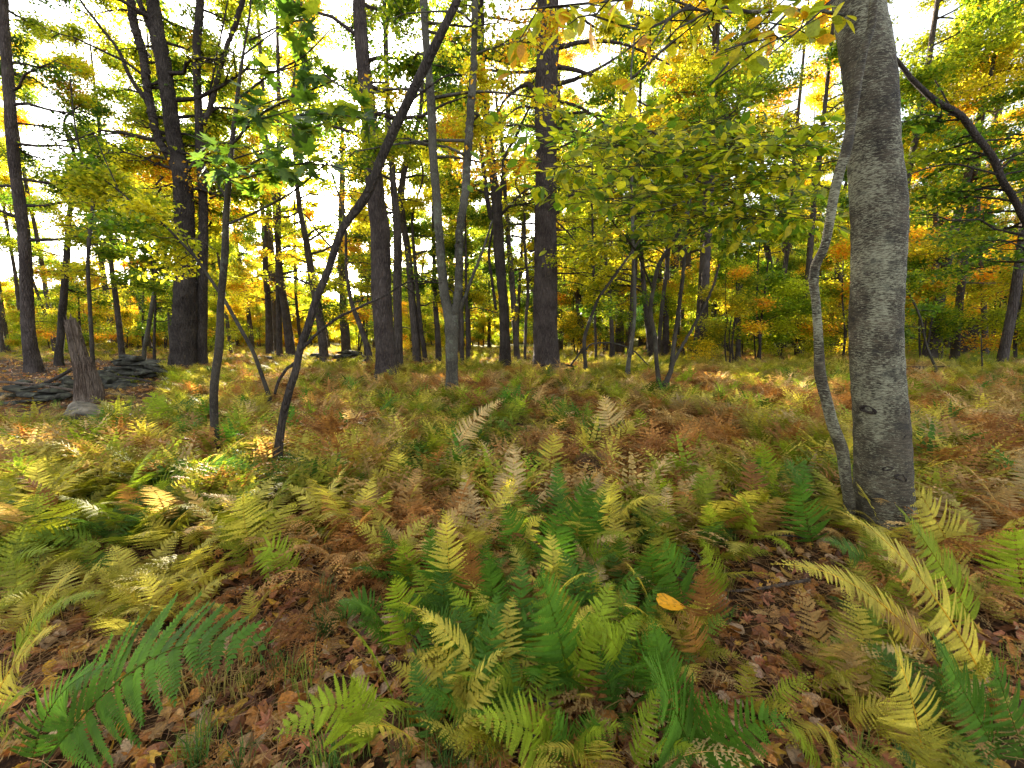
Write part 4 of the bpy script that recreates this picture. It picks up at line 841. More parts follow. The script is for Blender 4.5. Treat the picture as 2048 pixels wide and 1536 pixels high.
def tuft(seed, st, np_=11, lod=.5, kf=(3, 6)):
    r_ = np.random.default_rng(seed); mb = MB()
    for k in range(int(r_.integers(*kf))):
        Cv, Nv = arc(r_.uniform(.75, 1.1), r_.uniform(.7, 1.35), r_.uniform(.5, 1.5) if st == 'fresh' else r_.uniform(1.2, 2.6))
        Vf, Tf, Cf = frond(Cv, Nv, r_.uniform(.34, .46), np_, r_, st, lod); a_ = r_.uniform(0, 6.28); c_, s_ = math.cos(a_), math.sin(a_)
        R3 = np.array([[c_, -s_, 0], [s_, c_, 0], [0, 0, 1]]); mb.add(Vf @ R3.T+np.array([r_.normal(0, .08), r_.normal(0, .08), 0]), Tf, Cf)
    return mb.mesh('fern_tuft', M['frond_i'])
tufts = src_coll('fern_tuft_source', [tuft(300+k, 'fresh') for k in range(9)]+[tuft(320+k, 'dry') for k in range(9)]+[tuft(340+k, 'fresh', 20, 1.4, (2, 4)) for k in range(7)])
# ---- traced fronds, grouped in ferns: (colour word, style, [(base px, tip px, ctrl px, width px, toward)])
HC_ = {'green': (.085, .18, .017), 'lime': (.25, .31, .02), 'yellow': (.56, .46, .07)}
def traced_fern(label, colr, fronds, style='fresh', base=None, name='fern', cols=None):
    b0 = base or fronds[0][0]; g = ground_at(b0[0], b0[1], 0.02); root = empty(name, g); r_ = np.random.default_rng(int(b0[0]*3+b0[1]))
    for f in fronds:
        (bx, by), (tx, ty), (cx, cy), wp = f[:4]; tow = f[4] if len(f) > 4 else .15; cl = f[5] if len(f) > 5 else colr
        gb = ground_at(bx, by, 0.02) if by < 1540 else ground_at(bx, 1540, 0.02)
        d = gb[1]
        A = at(bx, by, d); Cc = at(cx, cy, max(.35, d-tow*.3)); B_ = at(tx, ty, max(.3, d-tow))
        t = np.linspace(0, 1, 18)[:, None]; Q = (1-t)**2*A+2*t*(1-t)*Cc+t**2*B_
        # keep above the ground
        gz = terrain(Q[:, 0], Q[:, 1]); Q[:, 2] = np.maximum(Q[:, 2], gz+.03*t[:, 0])
        camv = nrm(np.array([0, 0, CAMH])-Q.mean(0)); Nn = nrm(camv*.8+np.array([0, 0, .55]))
        Wf = W(wp, d)*1.22; Lf = np.linalg.norm(np.diff(Q, axis=0), axis=1).sum()
        Vf, Tf, Cf = frond(Q, Nn, Wf, int(np.clip(Lf*.88/(Wf*.092), 16, 46)), r_, style, 1.7 if wp > 70 else 1.2, stalk=.1); mb = MB(); mb.add(Vf, Tf, Cf)
        o = obj('frond', mb.mesh('frond', M['frond'], False, g), root); c = HC_[cl] if cl in HC_ else FC[cl][int(r_.integers(len(FC[cl])))]; j_ = r_.uniform(.85, 1.15); o.color = (c[0]*j_, c[1]*j_, c[2]*j_, 1)
    tag(root, label, 'fern'); return g
TF = [
 ('large bright green fern arching to the right in the lower left corner', 'green', [((90, 1525), (562, 1312), (330, 1185), 270, 0), ((60, 1540), (230, 1330), (90, 1350), 110, .05)]),
 ('tall dark green fern front centre, largest upright one', 'green', [((1142, 1392), (1070, 1128), (1120, 1240), 150, .2), ((1142, 1392), (1200, 1230), (1150, 1300), 100, .1, 'lime')]),
 ('green fern with lime arching frond right of the tallest centre fern', 'lime', [((1260, 1380), (1145, 1245), (1230, 1230), 80, .2), ((1260, 1380), (1330, 1270), (1270, 1300), 100, .1, 'green')]),
 ('pair of upright green fronds behind the tallest centre fern', 'green', [((1105, 1165), (1118, 1010), (1108, 1090), 90), ((1150, 1125), (1184, 948), (1150, 1040), 84), ((1150, 1150), (1240, 1110), (1190, 1080), 80, .1, 'lime')]),
 ('green fern with widely spaced leaflets left behind the centre pair', 'green', [((1046, 1135), (1008, 1000), (1030, 1060), 72), ((1046, 1135), (1090, 1035), (1060, 1020), 50, .1, 'yellow')]),
 ('slim dark green upright fern between yellow and tallest centre fern', 'green', [((990, 1262), (975, 1095), (985, 1180), 64)]),
 ('pale yellow upright fern left of the slim dark green one', 'yellow', [((905, 1215), (892, 1020), (895, 1120), 80), ((880, 1215), (862, 1040), (860, 1130), 60, .1, 'green')]),
 ('brown dry fern right beside the pale yellow upright fern', 'rust', [((945, 1240), (940, 1080), (945, 1160), 66)]),
 ('green ferns leaning left of the pale yellow upright fern', 'lime', [((815, 1180), (808, 1075), (810, 1120), 60), ((820, 1300), (790, 1150), (800, 1220), 90), ((850, 1310), (930, 1230), (880, 1230), 90, .1, 'green')]),
 ('bright yellow-green broad fern at the bottom centre', 'yellow', [((1125, 1545), (945, 1442), (1070, 1420), 150, .15, 'lime'), ((1125, 1545), (1080, 1430), (1070, 1470), 100, .1, 'lime')]),
 ('dark green fern right of the bright one at the bottom centre', 'green', [((1150, 1545), (1112, 1420), (1120, 1470), 90, .1), ((1180, 1540), (1190, 1420), (1180, 1470), 90, .1)]),
 ('green fern with small frond over leaf litter, left of tallest fern', 'lime', [((1050, 1400), (960, 1385), (1040, 1320), 80, .15)]),
 ('large spreading green fern right of centre at the bottom', 'green', [((1400, 1545), (1290, 1320), (1350, 1400), 200, .2), ((1400, 1545), (1440, 1400), (1420, 1450), 150, .1), ((1380, 1500), (1300, 1230), (1330, 1340), 110, .1), ((1400, 1545), (1580, 1440), (1480, 1420), 130, .15)]),
 ('green upright ferns under the orange leaf', 'green', [((1385, 1235), (1328, 1078), (1345, 1140), 110), ((1310, 1200), (1300, 1085), (1305, 1140), 80), ((1240, 1160), (1240, 1068), (1240, 1110), 50), ((1330, 1400), (1310, 1240), (1310, 1320), 100)]),
 ('rust brown dry fern below right of the orange leaf', 'rust', [((1425, 1290), (1405, 1130), (1415, 1200), 90), ((1400, 1340), (1380, 1220), (1390, 1280), 70)]),
 ('bright lime narrow fern right of the orange leaf', 'lime', [((1445, 1200), (1398, 1072), (1425, 1130), 60), ((1425, 1095), (1416, 1000), (1420, 1050), 42)]),
 ('fresh green upright fern left of the beech foot', 'green', [((1628, 1095), (1598, 962), (1610, 1030), 84)]),
 ('long arching golden fern crossing the foot of the beech', 'yellow', [((1990, 1400), (1672, 1020), (1830, 1080), 120, .2)]),
 ('pale yellow fern reaching left low in front of the beech', 'yellow', [((1880, 1330), (1540, 1128), (1720, 1120), 80, .2), ((1880, 1330), (1690, 1200), (1800, 1200), 80, .1, 'tan')]),
 ('green fern leaning left right of the beech foot', 'lime', [((1960, 1270), (1790, 1008), (1860, 1080), 96, .15), ((1760, 1160), (1640, 1080), (1700, 1080), 60, .1, 'green')]),
 ('golden fern standing against the right side of the beech foot', 'yellow', [((1935, 1150), (1828, 962), (1870, 1040), 110, .1)]),
 ('bright yellow upright fern in the lower right corner', 'yellow', [((1850, 1540), (1775, 1262), (1830, 1380), 118, .15)]),
 ('dark green fern behind the bright yellow one in the lower right corner', 'green', [((2010, 1540), (1855, 1255), (1920, 1360), 130, .1), ((2060, 1540), (1980, 1300), (2010, 1400), 130, .1)]),
 ('yellow-green fern at the right edge beside the beech', 'lime', [((2052, 1210), (2028, 1048), (2035, 1120), 110, .1)]),
 ('spiky yellow-green fern at the bottom edge, left of the bright yellow one', 'lime', [((1650, 1550), (1560, 1440), (1600, 1460), 60, .1), ((1690, 1550), (1640, 1450), (1660, 1480), 60, .1, 'yellow')]),
 ('golden drooping fern left above the arching green fern', 'yellow', [((440, 1190), (300, 1262), (400, 1150), 100, .2)]),
 ('green drooping fern frond centre left over brown litter', 'lime', [((600, 1150), (545, 1178), (500, 1020), 60, .1)]),
 ('green fern spreading left above the bottom leaf litter', 'green', [((765, 1230), (650, 1268), (700, 1160), 60, .1)]),
 ('yellow-green fern over fallen leaves left of bottom centre', 'lime', [((740, 1500), (545, 1480), (700, 1330), 120, .15), ((740, 1500), (700, 1350), (730, 1400), 90, .1)]),
 ('yellow fern fronds leaning up at the left edge', 'yellow', [((-20, 1420), (120, 1250), (30, 1290), 90, .1), ((-20, 1480), (60, 1380), (0, 1400), 90, .1, 'lime'), ((20, 1330), (210, 1185), (80, 1190), 60, .1, 'lime')]),
 ('lime fern low at the left edge above the yellow fronds', 'lime', [((-20, 1170), (110, 1100), (30, 1090), 60, .1), ((40, 1300), (160, 1130), (80, 1190), 50, .1, 'yellow')]),
 ('silvery green arching fern behind the long leaner foot at left', 'green', [((330, 1000), (518, 945), (420, 890), 60, .1), ((300, 1010), (420, 985), (340, 920), 60, .1, 'lime')]),
 ('cream coloured small fern standing right of the rotten stump', 'tan', [((1290, 988), (1332, 924), (1300, 950), 42, .05)]),
 ('cream yellow fern left of the rotten stump', 'yellow', [((1100, 965), (1108, 862), (1100, 910), 66, .05)]),
 ('bright yellow small fern catching sun at centre left', 'yellow', [((802, 980), (794, 890), (795, 930), 54, .05), ((780, 985), (740, 940), (760, 950), 54, .05)]),
 ('tan curved dry fern above the centre', 'tan', [((905, 930), (1012, 797), (930, 830), 46, .05)]),
 ('cream fern with green companion behind the rotten stump', 'tan', [((1235, 885), (1208, 788), (1215, 840), 60, .05), ((1245, 890), (1268, 845), (1250, 850), 60, .05, 'yellow'), ((1285, 878), (1276, 816), (1280, 840), 44, .05, 'lime')]),
 ('bluish green upright fern in the middle distance at centre', 'green', [((1115, 858), (1128, 798), (1120, 825), 44, .05), ((1115, 858), (1150, 815), (1130, 820), 30, .05)]),
 ('lime upright fern alone right of centre', 'lime', [((1540, 985), (1524, 882), (1530, 930), 60, .05)]),
 ('green fern cluster in front of the massive dark tree', 'lime', [((320, 850), (310, 780), (310, 810), 50, .05), ((300, 850), (335, 790), (310, 800), 50, .05)]),
 ('glowing lime fern in sun left of centre', 'lime', [((345, 1030), (320, 960), (330, 990), 60, .05), ((350, 1030), (370, 960), (355, 990), 60, .05, 'yellow')]),
]
HB = []
for f in TF: HB.append(traced_fern(*f))
# ---- free ferns: the nearest ones as things, the rest one carpet
BACK.sort(key=lambda b: b[0]); bc = {}
for (Y, u, o, lb, cat_, grp) in BACK:
    for kk in ('kk', 'yy', 'uu'): del o[kk]
    best = min(LM, key=lambda m: abs(1024+FPX*m[0]/m[1]-u)); dx = u-(1024+FPX*best[0]/best[1])
    wh = ('behind ' if abs(dx) < 45 else 'back right of ' if dx > 0 else 'back left of ')+best[2]; n_ = bc.get((lb, wh), 0); bc[(lb, wh)] = n_+1
    o_ = ordw(n_)
    tag(o, lb+', '+(o_ or '')+'nearest '+wh, cat_, grp)
def zone_cols(px, py, u):
    """probabilities of colours by where in the clearing it stands"""
    if py < 760: p = dict(green=.08, lime=.28, yellow=.26, tan=.10, rust=.34)
    elif px > 1300: p = dict(green=.10, lime=.16, yellow=.14, tan=.14, rust=.50)
    elif px < 520: p = dict(green=.20, lime=.28, yellow=.27, tan=.05, rust=.20)
    elif py < 980: p = dict(green=.10, lime=.16, yellow=.13, tan=.18, rust=.50)
    else: p = dict(green=.24, lime=.22, yellow=.1, tan=.08, rust=.38)
    ks = list(p); v = np.cumsum([p[k] for k in ks]); return ks[int(np.searchsorted(v, u*v[-1]))]
def clump(x, y): return .5+.5*math.sin(x*1.9+1.2*math.sin(y*1.3))*math.cos(y*1.7+x*.6)
cand = []
rf = np.random.default_rng(9)
hero_xy = np.array([[p[1][-1], 0] for p in []]+[[h[0], h[1]] for h in HB])
for k in range(21000):
    Y = math.sqrt(rf.uniform(1.1**2, 38**2)) if rf.random() < .55 else rf.uniform(1.0, 13); u = rf.uniform(-150, 2200); x = (u-1024)/FPX*Y
    py = 678+(CAMH-tz(x, Y))*FPX/Y
    bare = (u < 330 and 728 < py < 865) or (380 < u < 960 and 1300 < py) or (py > 1120 and 1430 < u < 1760) or (py > 1180 and 380 < u < 650) or (u < 520 and py > 1330)
    if bare and rf.random() < (.985 if u < 330 else .93): continue
    if u > 1820 and py < 730 and rf.random() < .85: continue
    if Y < 3.0 and rf.random() < .35: continue
    c = clump(x, Y)
    if rf.random() > .55+.45*c: continue
    if u < 420 and py < 745 and rf.random() < .6: continue
    if Y < 4 and np.min(np.hypot(hero_xy[:, 0]-x, hero_xy[:, 1]-Y)) < .16: continue
    uu = min(.999, max(0, .5*rf.random()+.5*(0.5+0.5*math.sin(x*1.3+2*math.sin(Y*.9)+1))))
    cand.append((Y, x, u, py, zone_cols(u, py, uu)))
cand.sort()
near = cand[:250]; rest = cand[250:]
print('ferns', len(cand), 'nearest 240 reach', near[-1][0])
WORD = {'green': 'green', 'lime': 'lime green', 'yellow': 'yellow', 'tan': 'pale tan', 'rust': 'rusty brown'}
ORD = ['', 'second ', 'third ', 'fourth ', 'fifth ', 'sixth ', 'seventh ', 'eighth ', 'ninth ', 'tenth ', 'eleventh ', 'twelfth ']
cnt = {}
def where(x, y):
    px_ = lambda a, b: 1024+FPX*a/b
    best = min(LM, key=lambda m: math.hypot(m[0]-x, (m[1]-y)*.8)); dx = px_(x, y)-px_(best[0], best[1]); dyv = y-best[1]
    if abs(dx) > 90: s = 'right of ' if dx > 0 else 'left of '
    else: s = 'behind ' if dyv > 0 else 'in front of '
    return s+best[2]
for (Y, x, u, py, cl) in near:
    st = 'dry' if cl == 'rust' or (cl == 'tan' and rf.random() < .5) else 'fresh'
    root = empty('fern', (x, Y, tz(x, Y)-.01), rf.uniform(0, 6.28)); nf = int(rf.integers(2, 5)); size = rf.uniform(.34, .58)*(1 if Y > 2.2 else .72); nxt = rf.uniform(0, 6.28)
    for k in range(nf):
        o = obj('frond', FRM[st][int(rf.integers(len(FRM[st])))], root, (rf.normal(0, .03), rf.normal(0, .03), 0)); o.rotation_euler = (rf.normal(0, .12), rf.normal(0, .15), nxt+k*2.4+rf.normal(0, .3))
        s_ = size*rf.uniform(.75, 1.15); o.scale = (s_, s_, s_); c = FC[cl][int(rf.integers(len(FC[cl])))]; j = rf.uniform(.8, 1.2); o.color = (c[0]*j, c[1]*j, c[2]*j, 1)
    key = ('dry ' if st == 'dry' else '')+WORD[cl]+' fern '+where(x, Y); n = cnt.get(key, 0); cnt[key] = n+1
    far_ = 'nearest the camera' if n == 0 else None
    lab = ('dry ' if st == 'dry' else '')+WORD[cl]+' fern, '+ordw(n)+'nearest such one '+where(x, Y)
    tag(root, lab, 'fern', 'ferns of the forest floor')
P_, R_, S_, I_, T_ = [], [], [], [], []
for (Y, x, u, py, cl) in rest:
    dry = cl == 'rust' or (cl == 'tan' and rf.random() < .5); P_.append((x, Y, tz(x, Y)-.01)); R_.append((rf.normal(0, .12), rf.normal(0, .12), rf.uniform(0, 6.28)))
    s_ = rf.uniform(.26, .60) if Y > 2.5 else rf.uniform(.22, .5); S_.append((s_, s_, s_)); I_.append(9+int(rf.integers(9)) if dry else int(rf.integers(9)) if Y > 2.8 else 18+int(rf.integers(7))); c = FC[cl][int(rf.integers(len(FC[cl])))]; j = rf.uniform(.6, 1.35); T_.append((c[0]*j, c[1]*j, c[2]*j))
for k in range(900):
    if k < 520: Y = rf.uniform(2.4, 9); u = rf.uniform(-100, 2150)
    else: Y = rf.uniform(1.05, 2.1); u = rf.uniform(760, 1450)
    x = (u-1024)/FPX*Y
    pyk = 678+(CAMH-tz(x, Y))*FPX/Y
    if (k >= 520 and rf.random() < .84) or (u < 340 and 735 < pyk < 870): continue
    P_.append((x, Y, tz(x, Y)-.01)); R_.append((rf.normal(0, .1), rf.normal(0, .1), rf.uniform(0, 6.28))); s_ = rf.uniform(.46, .68) if k < 520 else rf.uniform(.3, .48); S_.append((s_*.85, s_*.85, s_*1.1))
    cl = ['yellow', 'lime', 'tan', 'rust', 'tan', 'green', 'rust'][int(rf.integers(7))] if k < 520 else ['green', 'lime', 'green', 'yellow'][int(rf.integers(4))]; I_.append(int(rf.integers(9)) if Y > 3 else 18+int(rf.integers(7)))
    c = HC_[cl] if cl in HC_ else FC[cl][int(rf.integers(3))]; j = rf.uniform(.8, 1.25); T_.append((c[0]*j, c[1]*j, c[2]*j))
for k in range(2300):
    Y = math.sqrt(rf.uniform(.9, 8.5**2)); u = rf.uniform(-150, 2200); x = (u-1024)/FPX*Y
    pyk = 678+(CAMH-tz(x, Y))*FPX/Y
    if ((380 < u < 1000 and pyk > 1340) or (1420 < u < 1760 and pyk > 1120)) and rf.random() < .8: continue
    P_.append((x, Y, tz(x, Y)-.02)); R_.append((rf.normal(0, .3), rf.normal(0, .3), rf.uniform(0, 6.28))); s_ = rf.uniform(.16, .34); S_.append((s_, s_, s_*rf.uniform(.35, .8)))
    cl = 'rust' if rf.random() < .7 else 'tan'; I_.append(9+int(rf.integers(9))); c = FC[cl][int(rf.integers(len(FC[cl])))]; j = rf.uniform(.55, 1.15); T_.append((c[0]*j, c[1]*j, c[2]*j))
gn_scatter('fern_carpet', tufts, P_, R_, S_, I_, T_, label='carpet of green, yellow and rust brown ferns over the forest floor')
# ------------------------------------------------------------------ leaf litter
LC = [(.50, .20, .04), (.58, .30, .09), (.36, .13, .03), (.26, .09, .025), (.62, .34, .04), (.54, .34, .18), (.17, .065, .025), (.44, .16, .07)]
LT = {k: tm('fallen_leaf', t, M['litter']) for k, t in (('oval', OVAL), ('maple', MAPLE), ('heart', HEART), ('long', LONG))}
def fallen(px, py, wpx, kind, colr, label, rz=0, up=0.012, tilt=.15, group=None):
    g = ground_at(px, py, up); s_ = W(wpx, math.hypot(g[1], g[0]*.3)); r_ = np.random.default_rng(int(px+py*3))
    o = obj('fallen_leaf', LT[kind], None, (g[0]-s_*.5*math.cos(rz), g[1]-s_*.5*math.sin(rz), g[2]+up)); o.scale = (s_, s_, s_*r_.uniform(.8, 1.8)); o.rotation_euler = (r_.normal(0, tilt), r_.normal(0, tilt), rz); o.color = (*colr, 1)
    tag(o, label, 'leaf', group)
EXTRA = [(440, 1370, 30, 'oval', (.60, .32, .04), 'small amber leaf between the arching green fern and needles', .4), (560, 1430, 34, 'heart', (.52, .26, .05), 'tan orange leaf in front of the yellow-green fern, left bottom', 1.2),
 (640, 1500, 40, 'oval', (.46, .20, .05), 'brown orange leaf under the yellow-green fern at the bottom', .3), (700, 1450, 36, 'heart', (.58, .34, .05), 'golden leaf on needles just right of the brown orange one', 2.0),
 (930, 1330, 36, 'oval', (.48, .20, .05), 'orange brown leaf left of the small green frond, bottom centre', .5), (1000, 1290, 30, 'heart', (.58, .30, .04), 'amber leaf beneath the slim dark green fern', 1.0),
 (1540, 1290, 38, 'maple', (.50, .22, .07), 'orange lobed leaf in the litter left of the wavy stem', 2.4), (1570, 1400, 44, 'oval', (.54, .27, .05), 'orange oval leaf low in the right litter patch', 1.8),
 (1660, 1420, 36, 'heart', (.40, .15, .04), 'rusty heart-shaped leaf low in the right litter patch', .6), (1520, 1230, 34, 'oval', (.60, .38, .14), 'cream leaf at the top of the right litter patch', 2.9)]
for a_ in EXTRA+[
 (1345, 1207, 64, 'heart', (.95, .42, .02), 'bright orange heart-shaped leaf caught on top of the ferns', .2, .22),
 (405, 1472, 46, 'heart', (.62, .34, .03), 'golden yellow leaf at the bottom left, left of the cream one', .8),
 (503, 1484, 62, 'oval', (.60, .36, .16), 'cream tan leaf at the bottom left beside the golden one', .1),
 (475, 1512, 40, 'maple', (.42, .17, .10), 'reddish lobed leaf below the cream tan leaf', .6),
 (378, 1520, 70, 'oval', (.20, .065, .025), 'dark red-brown leaf at the bottom edge, lower left', .5),
 (893, 1372, 56, 'oval', (.36, .16, .13), 'pinkish brown oval leaf standing on end at bottom centre', 1.5),
 (848, 1420, 44, 'maple', (.55, .32, .10), 'curled ochre lobed leaf left of the pinkish leaf', .3),
 (866, 1465, 24, 'oval', (.62, .60, .06), 'small lemon yellow leaf below the curled ochre leaf', .2),
 (855, 1515, 70, 'long', (.46, .24, .10), 'long tan pointed leaf at the bottom edge', 1.7),
 (790, 1390, 50, 'maple', (.58, .33, .09), 'orange tan curled leaf left of the ochre leaf', .9),
 (757, 1340, 40, 'heart', (.50, .20, .07), 'orange brown leaf on the litter left of centre bottom', 1.9),
 (690, 1335, 46, 'oval', (.60, .30, .05), 'amber leaf over the yellow-green fern', .4),
 (610, 1385, 50, 'heart', (.56, .30, .06), 'spotted amber leaf behind the bottom litter', .3),
 (640, 1355, 46, 'maple', (.42, .17, .08), 'rusty lobed leaf beside the spotted amber leaf', 2.2),
 (600, 1400, 40, 'oval', (.50, .36, .22), 'pale tan leaf just below the spotted amber leaf', 2.8),
 (480, 1415, 44, 'long', (.42, .19, .08), 'narrow tan leaf above the golden yellow one', 2.2),
 (290, 1380, 50, 'heart', (.52, .25, .03), 'orange leaf under the arching green fern', .9),
 (752, 1300, 44, 'oval', (.34, .13, .05), 'brown leaf in needles left of the lime ferns', .2),
 (1495, 1400, 52, 'heart', (.34, .13, .04), 'rust round leaf right of the spreading green fern', 1.2),
 (1490, 1372, 40, 'oval', (.40, .17, .07), 'brown oval leaf just behind the rust round leaf', 1.4),
 (1625, 1330, 38, 'heart', (.50, .26, .10), 'tan heart-shaped leaf in the litter, lower right', .4),
 (1678, 1355, 38, 'heart', (.46, .20, .05), 'amber leaf right of the tan heart-shaped leaf', .2),
 (1462, 1342, 28, 'oval', (.60, .33, .04), 'small orange-yellow leaf left of the tan heart-shaped leaf', .1),
 (1510, 1350, 36, 'oval', (.50, .30, .20), 'pale pinkish leaf beside the small orange-yellow leaf', 2.2),
 (1600, 1186, 36, 'maple', (.46, .17, .10), 'reddish lobed leaf on needles left of the beech foot', .6),
 (1650, 1240, 40, 'oval', (.42, .19, .08), 'brown leaf below the reddish lobed leaf', 2.8),
 (1545, 1100, 26, 'oval', (.62, .34, .03), 'yellow leaf left of the wavy stem foot', 2.6),
 (1485, 1090, 22, 'heart', (.62, .32, .04), 'small amber leaf in brown litter right of lime fern', .3),
 (1715, 1440, 44, 'long', (.58, .28, .04), 'orange pointed leaf left of the bright yellow fern', 2.5),
 (1740, 1345, 36, 'long', (.56, .28, .06), 'thin orange leaf behind the bright yellow fern', 2.2),
 (1350, 1330, 34, 'heart', (.52, .22, .02), 'orange leaf hidden among the green ferns under the bright leaf', 1.3)]:
    fallen(*a_)
rl = np.random.default_rng(61)
Pn = []
for k in range(5200):
    Y = rl.uniform(.7, 2.2) if k < 700 else math.sqrt(rl.uniform(.8, 11**2)); u = rl.uniform(-100, 2150); Pn.append((Y, (u-1024)/FPX*Y))
Pn.sort()
WL = {'oval': 'oval', 'maple': 'lobed', 'heart': 'round', 'long': 'narrow'}
for (Y, x) in Pn[:170]:
    kd = ['oval', 'maple', 'heart', 'long'][int(rl.integers(4))]; ci = int(rl.integers(8)); c = np.array(LC[ci])*rl.uniform(.7, 1.15)
    o = obj('fallen_leaf', LT[kd], None, (x, Y, tz(x, Y)+rl.uniform(.008, .03))); s_ = rl.uniform(.05, .095); o.scale = (s_, s_, s_*rl.uniform(.5, 2.5)); o.rotation_euler = (rl.normal(0, .3), rl.normal(0, .3), rl.uniform(0, 6.28)); o.color = (*c, 1)
    cw = ['orange brown', 'light tan', 'brown', 'dark brown', 'amber', 'pale buff', 'blackish brown', 'reddish brown'][ci]
    key = '%s %s leaf' % (cw, WL[kd]); wh_ = where(x, Y); n_ = cnt.get((key, wh_), 0); cnt[(key, wh_)] = n_+1
    tag(o, '%s, %snearest in the litter %s' % (key, ordw(n_), wh_), 'leaf', 'fallen leaves on the litter')
lsrc = []
for k, t in enumerate((OVAL, MAPLE, HEART, LONG, OVAL, MAPLE)):
    r_ = np.random.default_rng(k); V_ = t[0].copy(); V_[:, 2] += .12*np.sin(V_[:, 0]*5+k)+r_.normal(0, .03, len(V_)); mb = MB(); mb.add(V_-np.array([.5, 0, 0]), t[1]); lsrc.append(mb.mesh('litter_leaf', M['litter_i']))
lcol = src_coll('litter_source', lsrc)
P_ = []; extra = [(math.sqrt(rl.uniform(.7, 16**2)), rl.uniform(-100, 2150)) for _ in range(16000)]+[(rl.uniform(.7, 2.6), rl.uniform(-100, 2150)) for _ in range(3500)]
allp = [(x, Y) for (Y, x) in Pn[170:]]+[((u-1024)/FPX*Y, Y) for Y, u in extra]
n = len(allp); P_ = [(x, Y, tz(x, Y)+rl.uniform(.004, .035)) for x, Y in allp]; sc = rl.uniform(.04, .095, n)
gn_scatter('leaf_litter', lcol, P_, np.stack([rl.normal(0, .4, n), rl.normal(0, .4, n), rl.uniform(0, 6.28, n)], 1), np.stack([sc, sc, sc], 1), rl.integers(0, 6, n), np.array(LC)[rl.integers(0, 8, n)]*rl.uniform(.6, 1.2, (n, 1)), label='brown and tan fallen leaves littering the soil')
def needles(seed, n=46, spread=.13, ln=(.06, .13), rad=.0009, mat='needle', up=.02):
    r_ = np.random.default_rng(seed); mb = MB()
    for k in range(n):
        p = np.array([r_.normal(0, spread), r_.normal(0, spread), r_.uniform(0, up)]); a_ = r_.uniform(0, 6.28); l = r_.uniform(*ln); d = np.array([math.cos(a_), math.sin(a_), r_.normal(.05, .15)])*l
        Vt, Ft = tube(np.array([p-d/2, p+r_.normal(0, l*.04, 3), p+d/2]), [rad, rad, rad*.6], 3, cap=False); mb.add(Vt, Ft)
    return mb.mesh('needles', M[mat])
nc = src_coll('needle_source', [needles(k) for k in range(5)])
n = 1500; Yn = np.sqrt(rl.uniform(.6, 6.5**2, n)); xn = (rl.uniform(-100, 2150, n)-1024)/FPX*Yn
gn_scatter('pine_needle_litter', nc, np.stack([xn, Yn, terrain(xn, Yn)+.01], 1), np.stack([rl.normal(0, .1, n), rl.normal(0, .1, n), rl.uniform(0, 6.28, n)], 1), np.full((n, 3), 1.0)*rl.uniform(.8, 1.3, (n, 1)), rl.integers(0, 5, n), np.ones((n, 3)), label='rust brown pine needles scattered over the litter')
# grass tufts
def grass(seed, n=30, h=.16):
    r_ = np.random.default_rng(seed); mb = MB()
    for k in range(n):
        a_ = r_.uniform(0, 6.28); b = np.array([r_.normal(0, .03), r_.normal(0, .03), 0]); hh = h*r_.uniform(.5, 1.2); o_ = np.array([math.cos(a_), math.sin(a_), 0])*hh*r_.uniform(.2, .8); sd_ = np.array([-math.sin(a_), math.cos(a_), 0])*.0018
        p1 = b+o_*.35+[0, 0, hh*.7]; p2 = b+o_+[0, 0, hh*.9]
        mb.add(np.array([b-sd_, b+sd_, p1+sd_, p1-sd_, p2]), [(0, 1, 2), (0, 2, 3), (3, 2, 4)], np.array((1, 1, 1))*r_.uniform(.7, 1.2))
    return mb.mesh('grass_tuft', M['frond_i'])
gc = src_coll('grass_source', [grass(k) for k in range(4)])
P_ = []; T_ = []
for k in range(900):
    if k < 260 and k % 8: continue
    if k < 260: u = rl.uniform(330, 1000); py = rl.uniform(1320, 1560); g = ground_at(u, py)
    elif k < 560:
        Y = rl.uniform(13, 30); u = rl.uniform(1800, 2150); x = (u-1024)/FPX*Y; g = np.array([x, Y, tz(x, Y)])
    else:
        Y = math.sqrt(rl.uniform(1, 49)); u = rl.uniform(-100, 2150); x = (u-1024)/FPX*Y; g = np.array([x, Y, tz(x, Y)])
    P_.append(g); T_.append(np.array([(.07, .14, .03), (.20, .24, .04), (.35, .27, .08)][int(rl.integers(3))]) if k < 260 or k >= 560 else np.array((.26, .30, .03)))
n = len(P_); s_ = rl.uniform(.5, 1.1, n); s_[33:333] *= 2.4
gn_scatter('grass', gc, P_, np.stack([np.zeros(n), np.zeros(n), rl.uniform(0, 6.28, n)], 1), np.stack([s_, s_, s_], 1), rl.integers(0, 4, n), T_, label='thin green and straw grass blades among the ferns')
rk = np.random.default_rng(88)
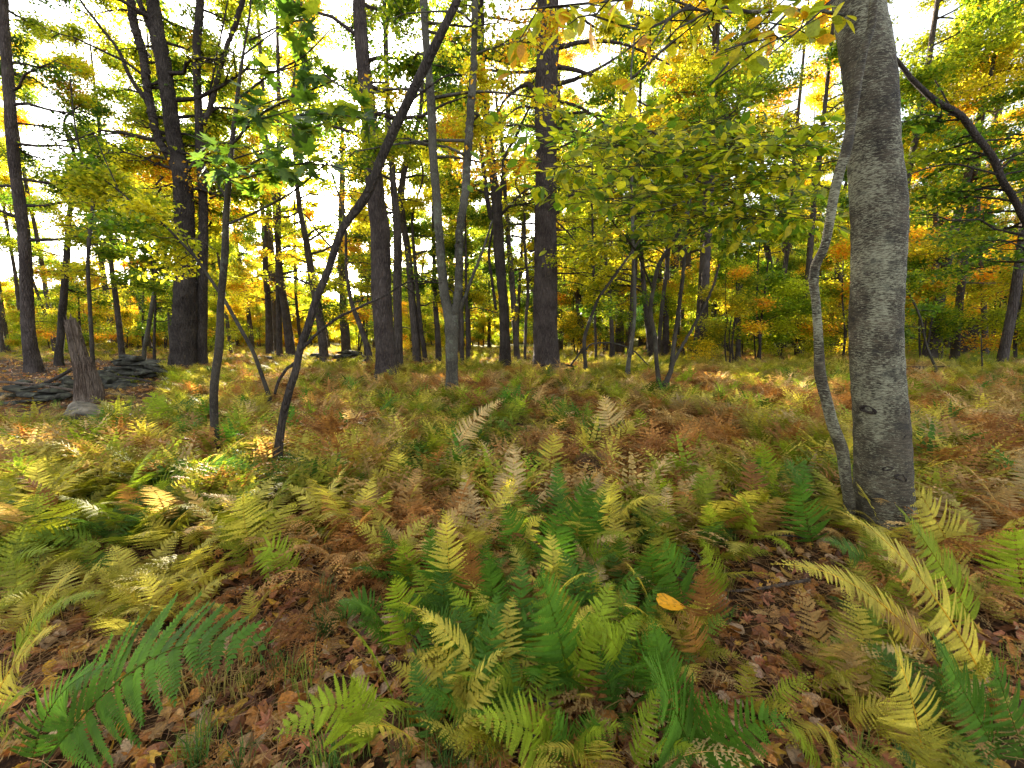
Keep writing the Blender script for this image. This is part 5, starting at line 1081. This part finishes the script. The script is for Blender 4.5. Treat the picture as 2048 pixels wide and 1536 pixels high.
for k in range(26):
    Y = rk.uniform(1.3, 6.5); u = rk.uniform(60, 1980); x = (u-1024)/FPX*Y; a_ = rk.uniform(0, 3.14); L_ = rk.uniform(.25, .8)
    P = np.array([[x+math.cos(a_)*L_*(t_-.5)+rk.normal(0, .02), Y+math.sin(a_)*L_*(t_-.5)+rk.normal(0, .02), 0] for t_ in (0, .3, .6, 1)]); P[:, 2] = terrain(P[:, 0], P[:, 1])+rk.uniform(.02, .12, 4)
    Q, r_ = resample(P, [.008, .007, .005, .002], 14); mb = MB(); Vt, Ft = tube(Q, r_*rk.uniform(.5, 1.3), 6); mb.add(Vt, Ft)
    wh_ = where(x, Y); n_ = cnt.get(('st', wh_), 0); cnt[('st', wh_)] = n_+1
    tag(obj('fallen_twig', mb.mesh('fallen_twig', M['sapling' if k % 2 else 'snag'], True, Q[0]), None, Q[0]), ('dark' if k % 2 else 'pale brown')+' bare twig lying among the ferns, '+ordw(n_)+'one '+wh_ if n_ else ('dark' if k % 2 else 'pale brown')+' bare twig lying among the ferns '+wh_, 'twig', 'twigs on the forest floor')
# beech knots
root, paths, Yb = TREES['beech']; off = Vector(root.location)
for (kx, ky, kw, rot) in [(1722, 815, 26, .2), (1778, 818, 22, -.2), (1810, 812, 16, .3), (1776, 862, 20, 0), (1762, 940, 22, .4), (1742, 925, 16, -.4), (1748, 512, 14, 0), (1735, 820, 10, .6)]:
    Q, r_ = paths[0]; c = at(kx, ky, Yb); k = int(np.argmin(abs(Q[:, 2]-c[2]))); dx = c[0]-Q[k, 0]; rr = r_[k]
    if abs(dx) > rr*.95: continue
    ang = math.asin(dx/rr); P = np.array([Q[k, 0]+rr*math.sin(ang)*.985, Q[k, 1]-rr*math.cos(ang)*.985, c[2]])
    mb = MB(); th = np.linspace(0, 2*PI, 20); s_ = W(kw, Yb)/2
    ring = np.stack([s_*np.cos(th), np.zeros(20), s_*.45*np.sin(th)+s_*.3*np.abs(np.cos(th))*-1], 1); Vt, Ft = tube(ring, s_*(.16+.06*np.sin(3*th)), 7, cap=False); mb.add(Vt, Ft)
    pit = np.vstack([[0, .01, -.1*s_], ring*.8]); mb.add(pit, [(0, a+1, a) for a in range(1, 20)])
    o = obj('knot', mb.mesh('knot', M['dark'], True), root, Vector(P)-off); o.rotation_euler = (0, rot, ang)
# the split wound on the wavy stem
root, paths, Ys = TREES['sinuous']; mb = MB()
P = np.array([at(x, y, Ys-.03) for x, y in ((1640, 742), (1645, 765), (1650, 790), (1660, 815))]); Q, r_ = resample(P, [.006, .018, .014, .004], 24)
Vt, Ft = tube(Q, r_*(1+.3*np.random.default_rng(1).normal(0, 1, 24)*.5), 8); mb.add(Vt, Ft); obj('wound', mb.mesh('wound', M['dark'], True, root.location), root)
print('meshes tris', sum(len(m.polygons) for m in bpy.data.meshes))
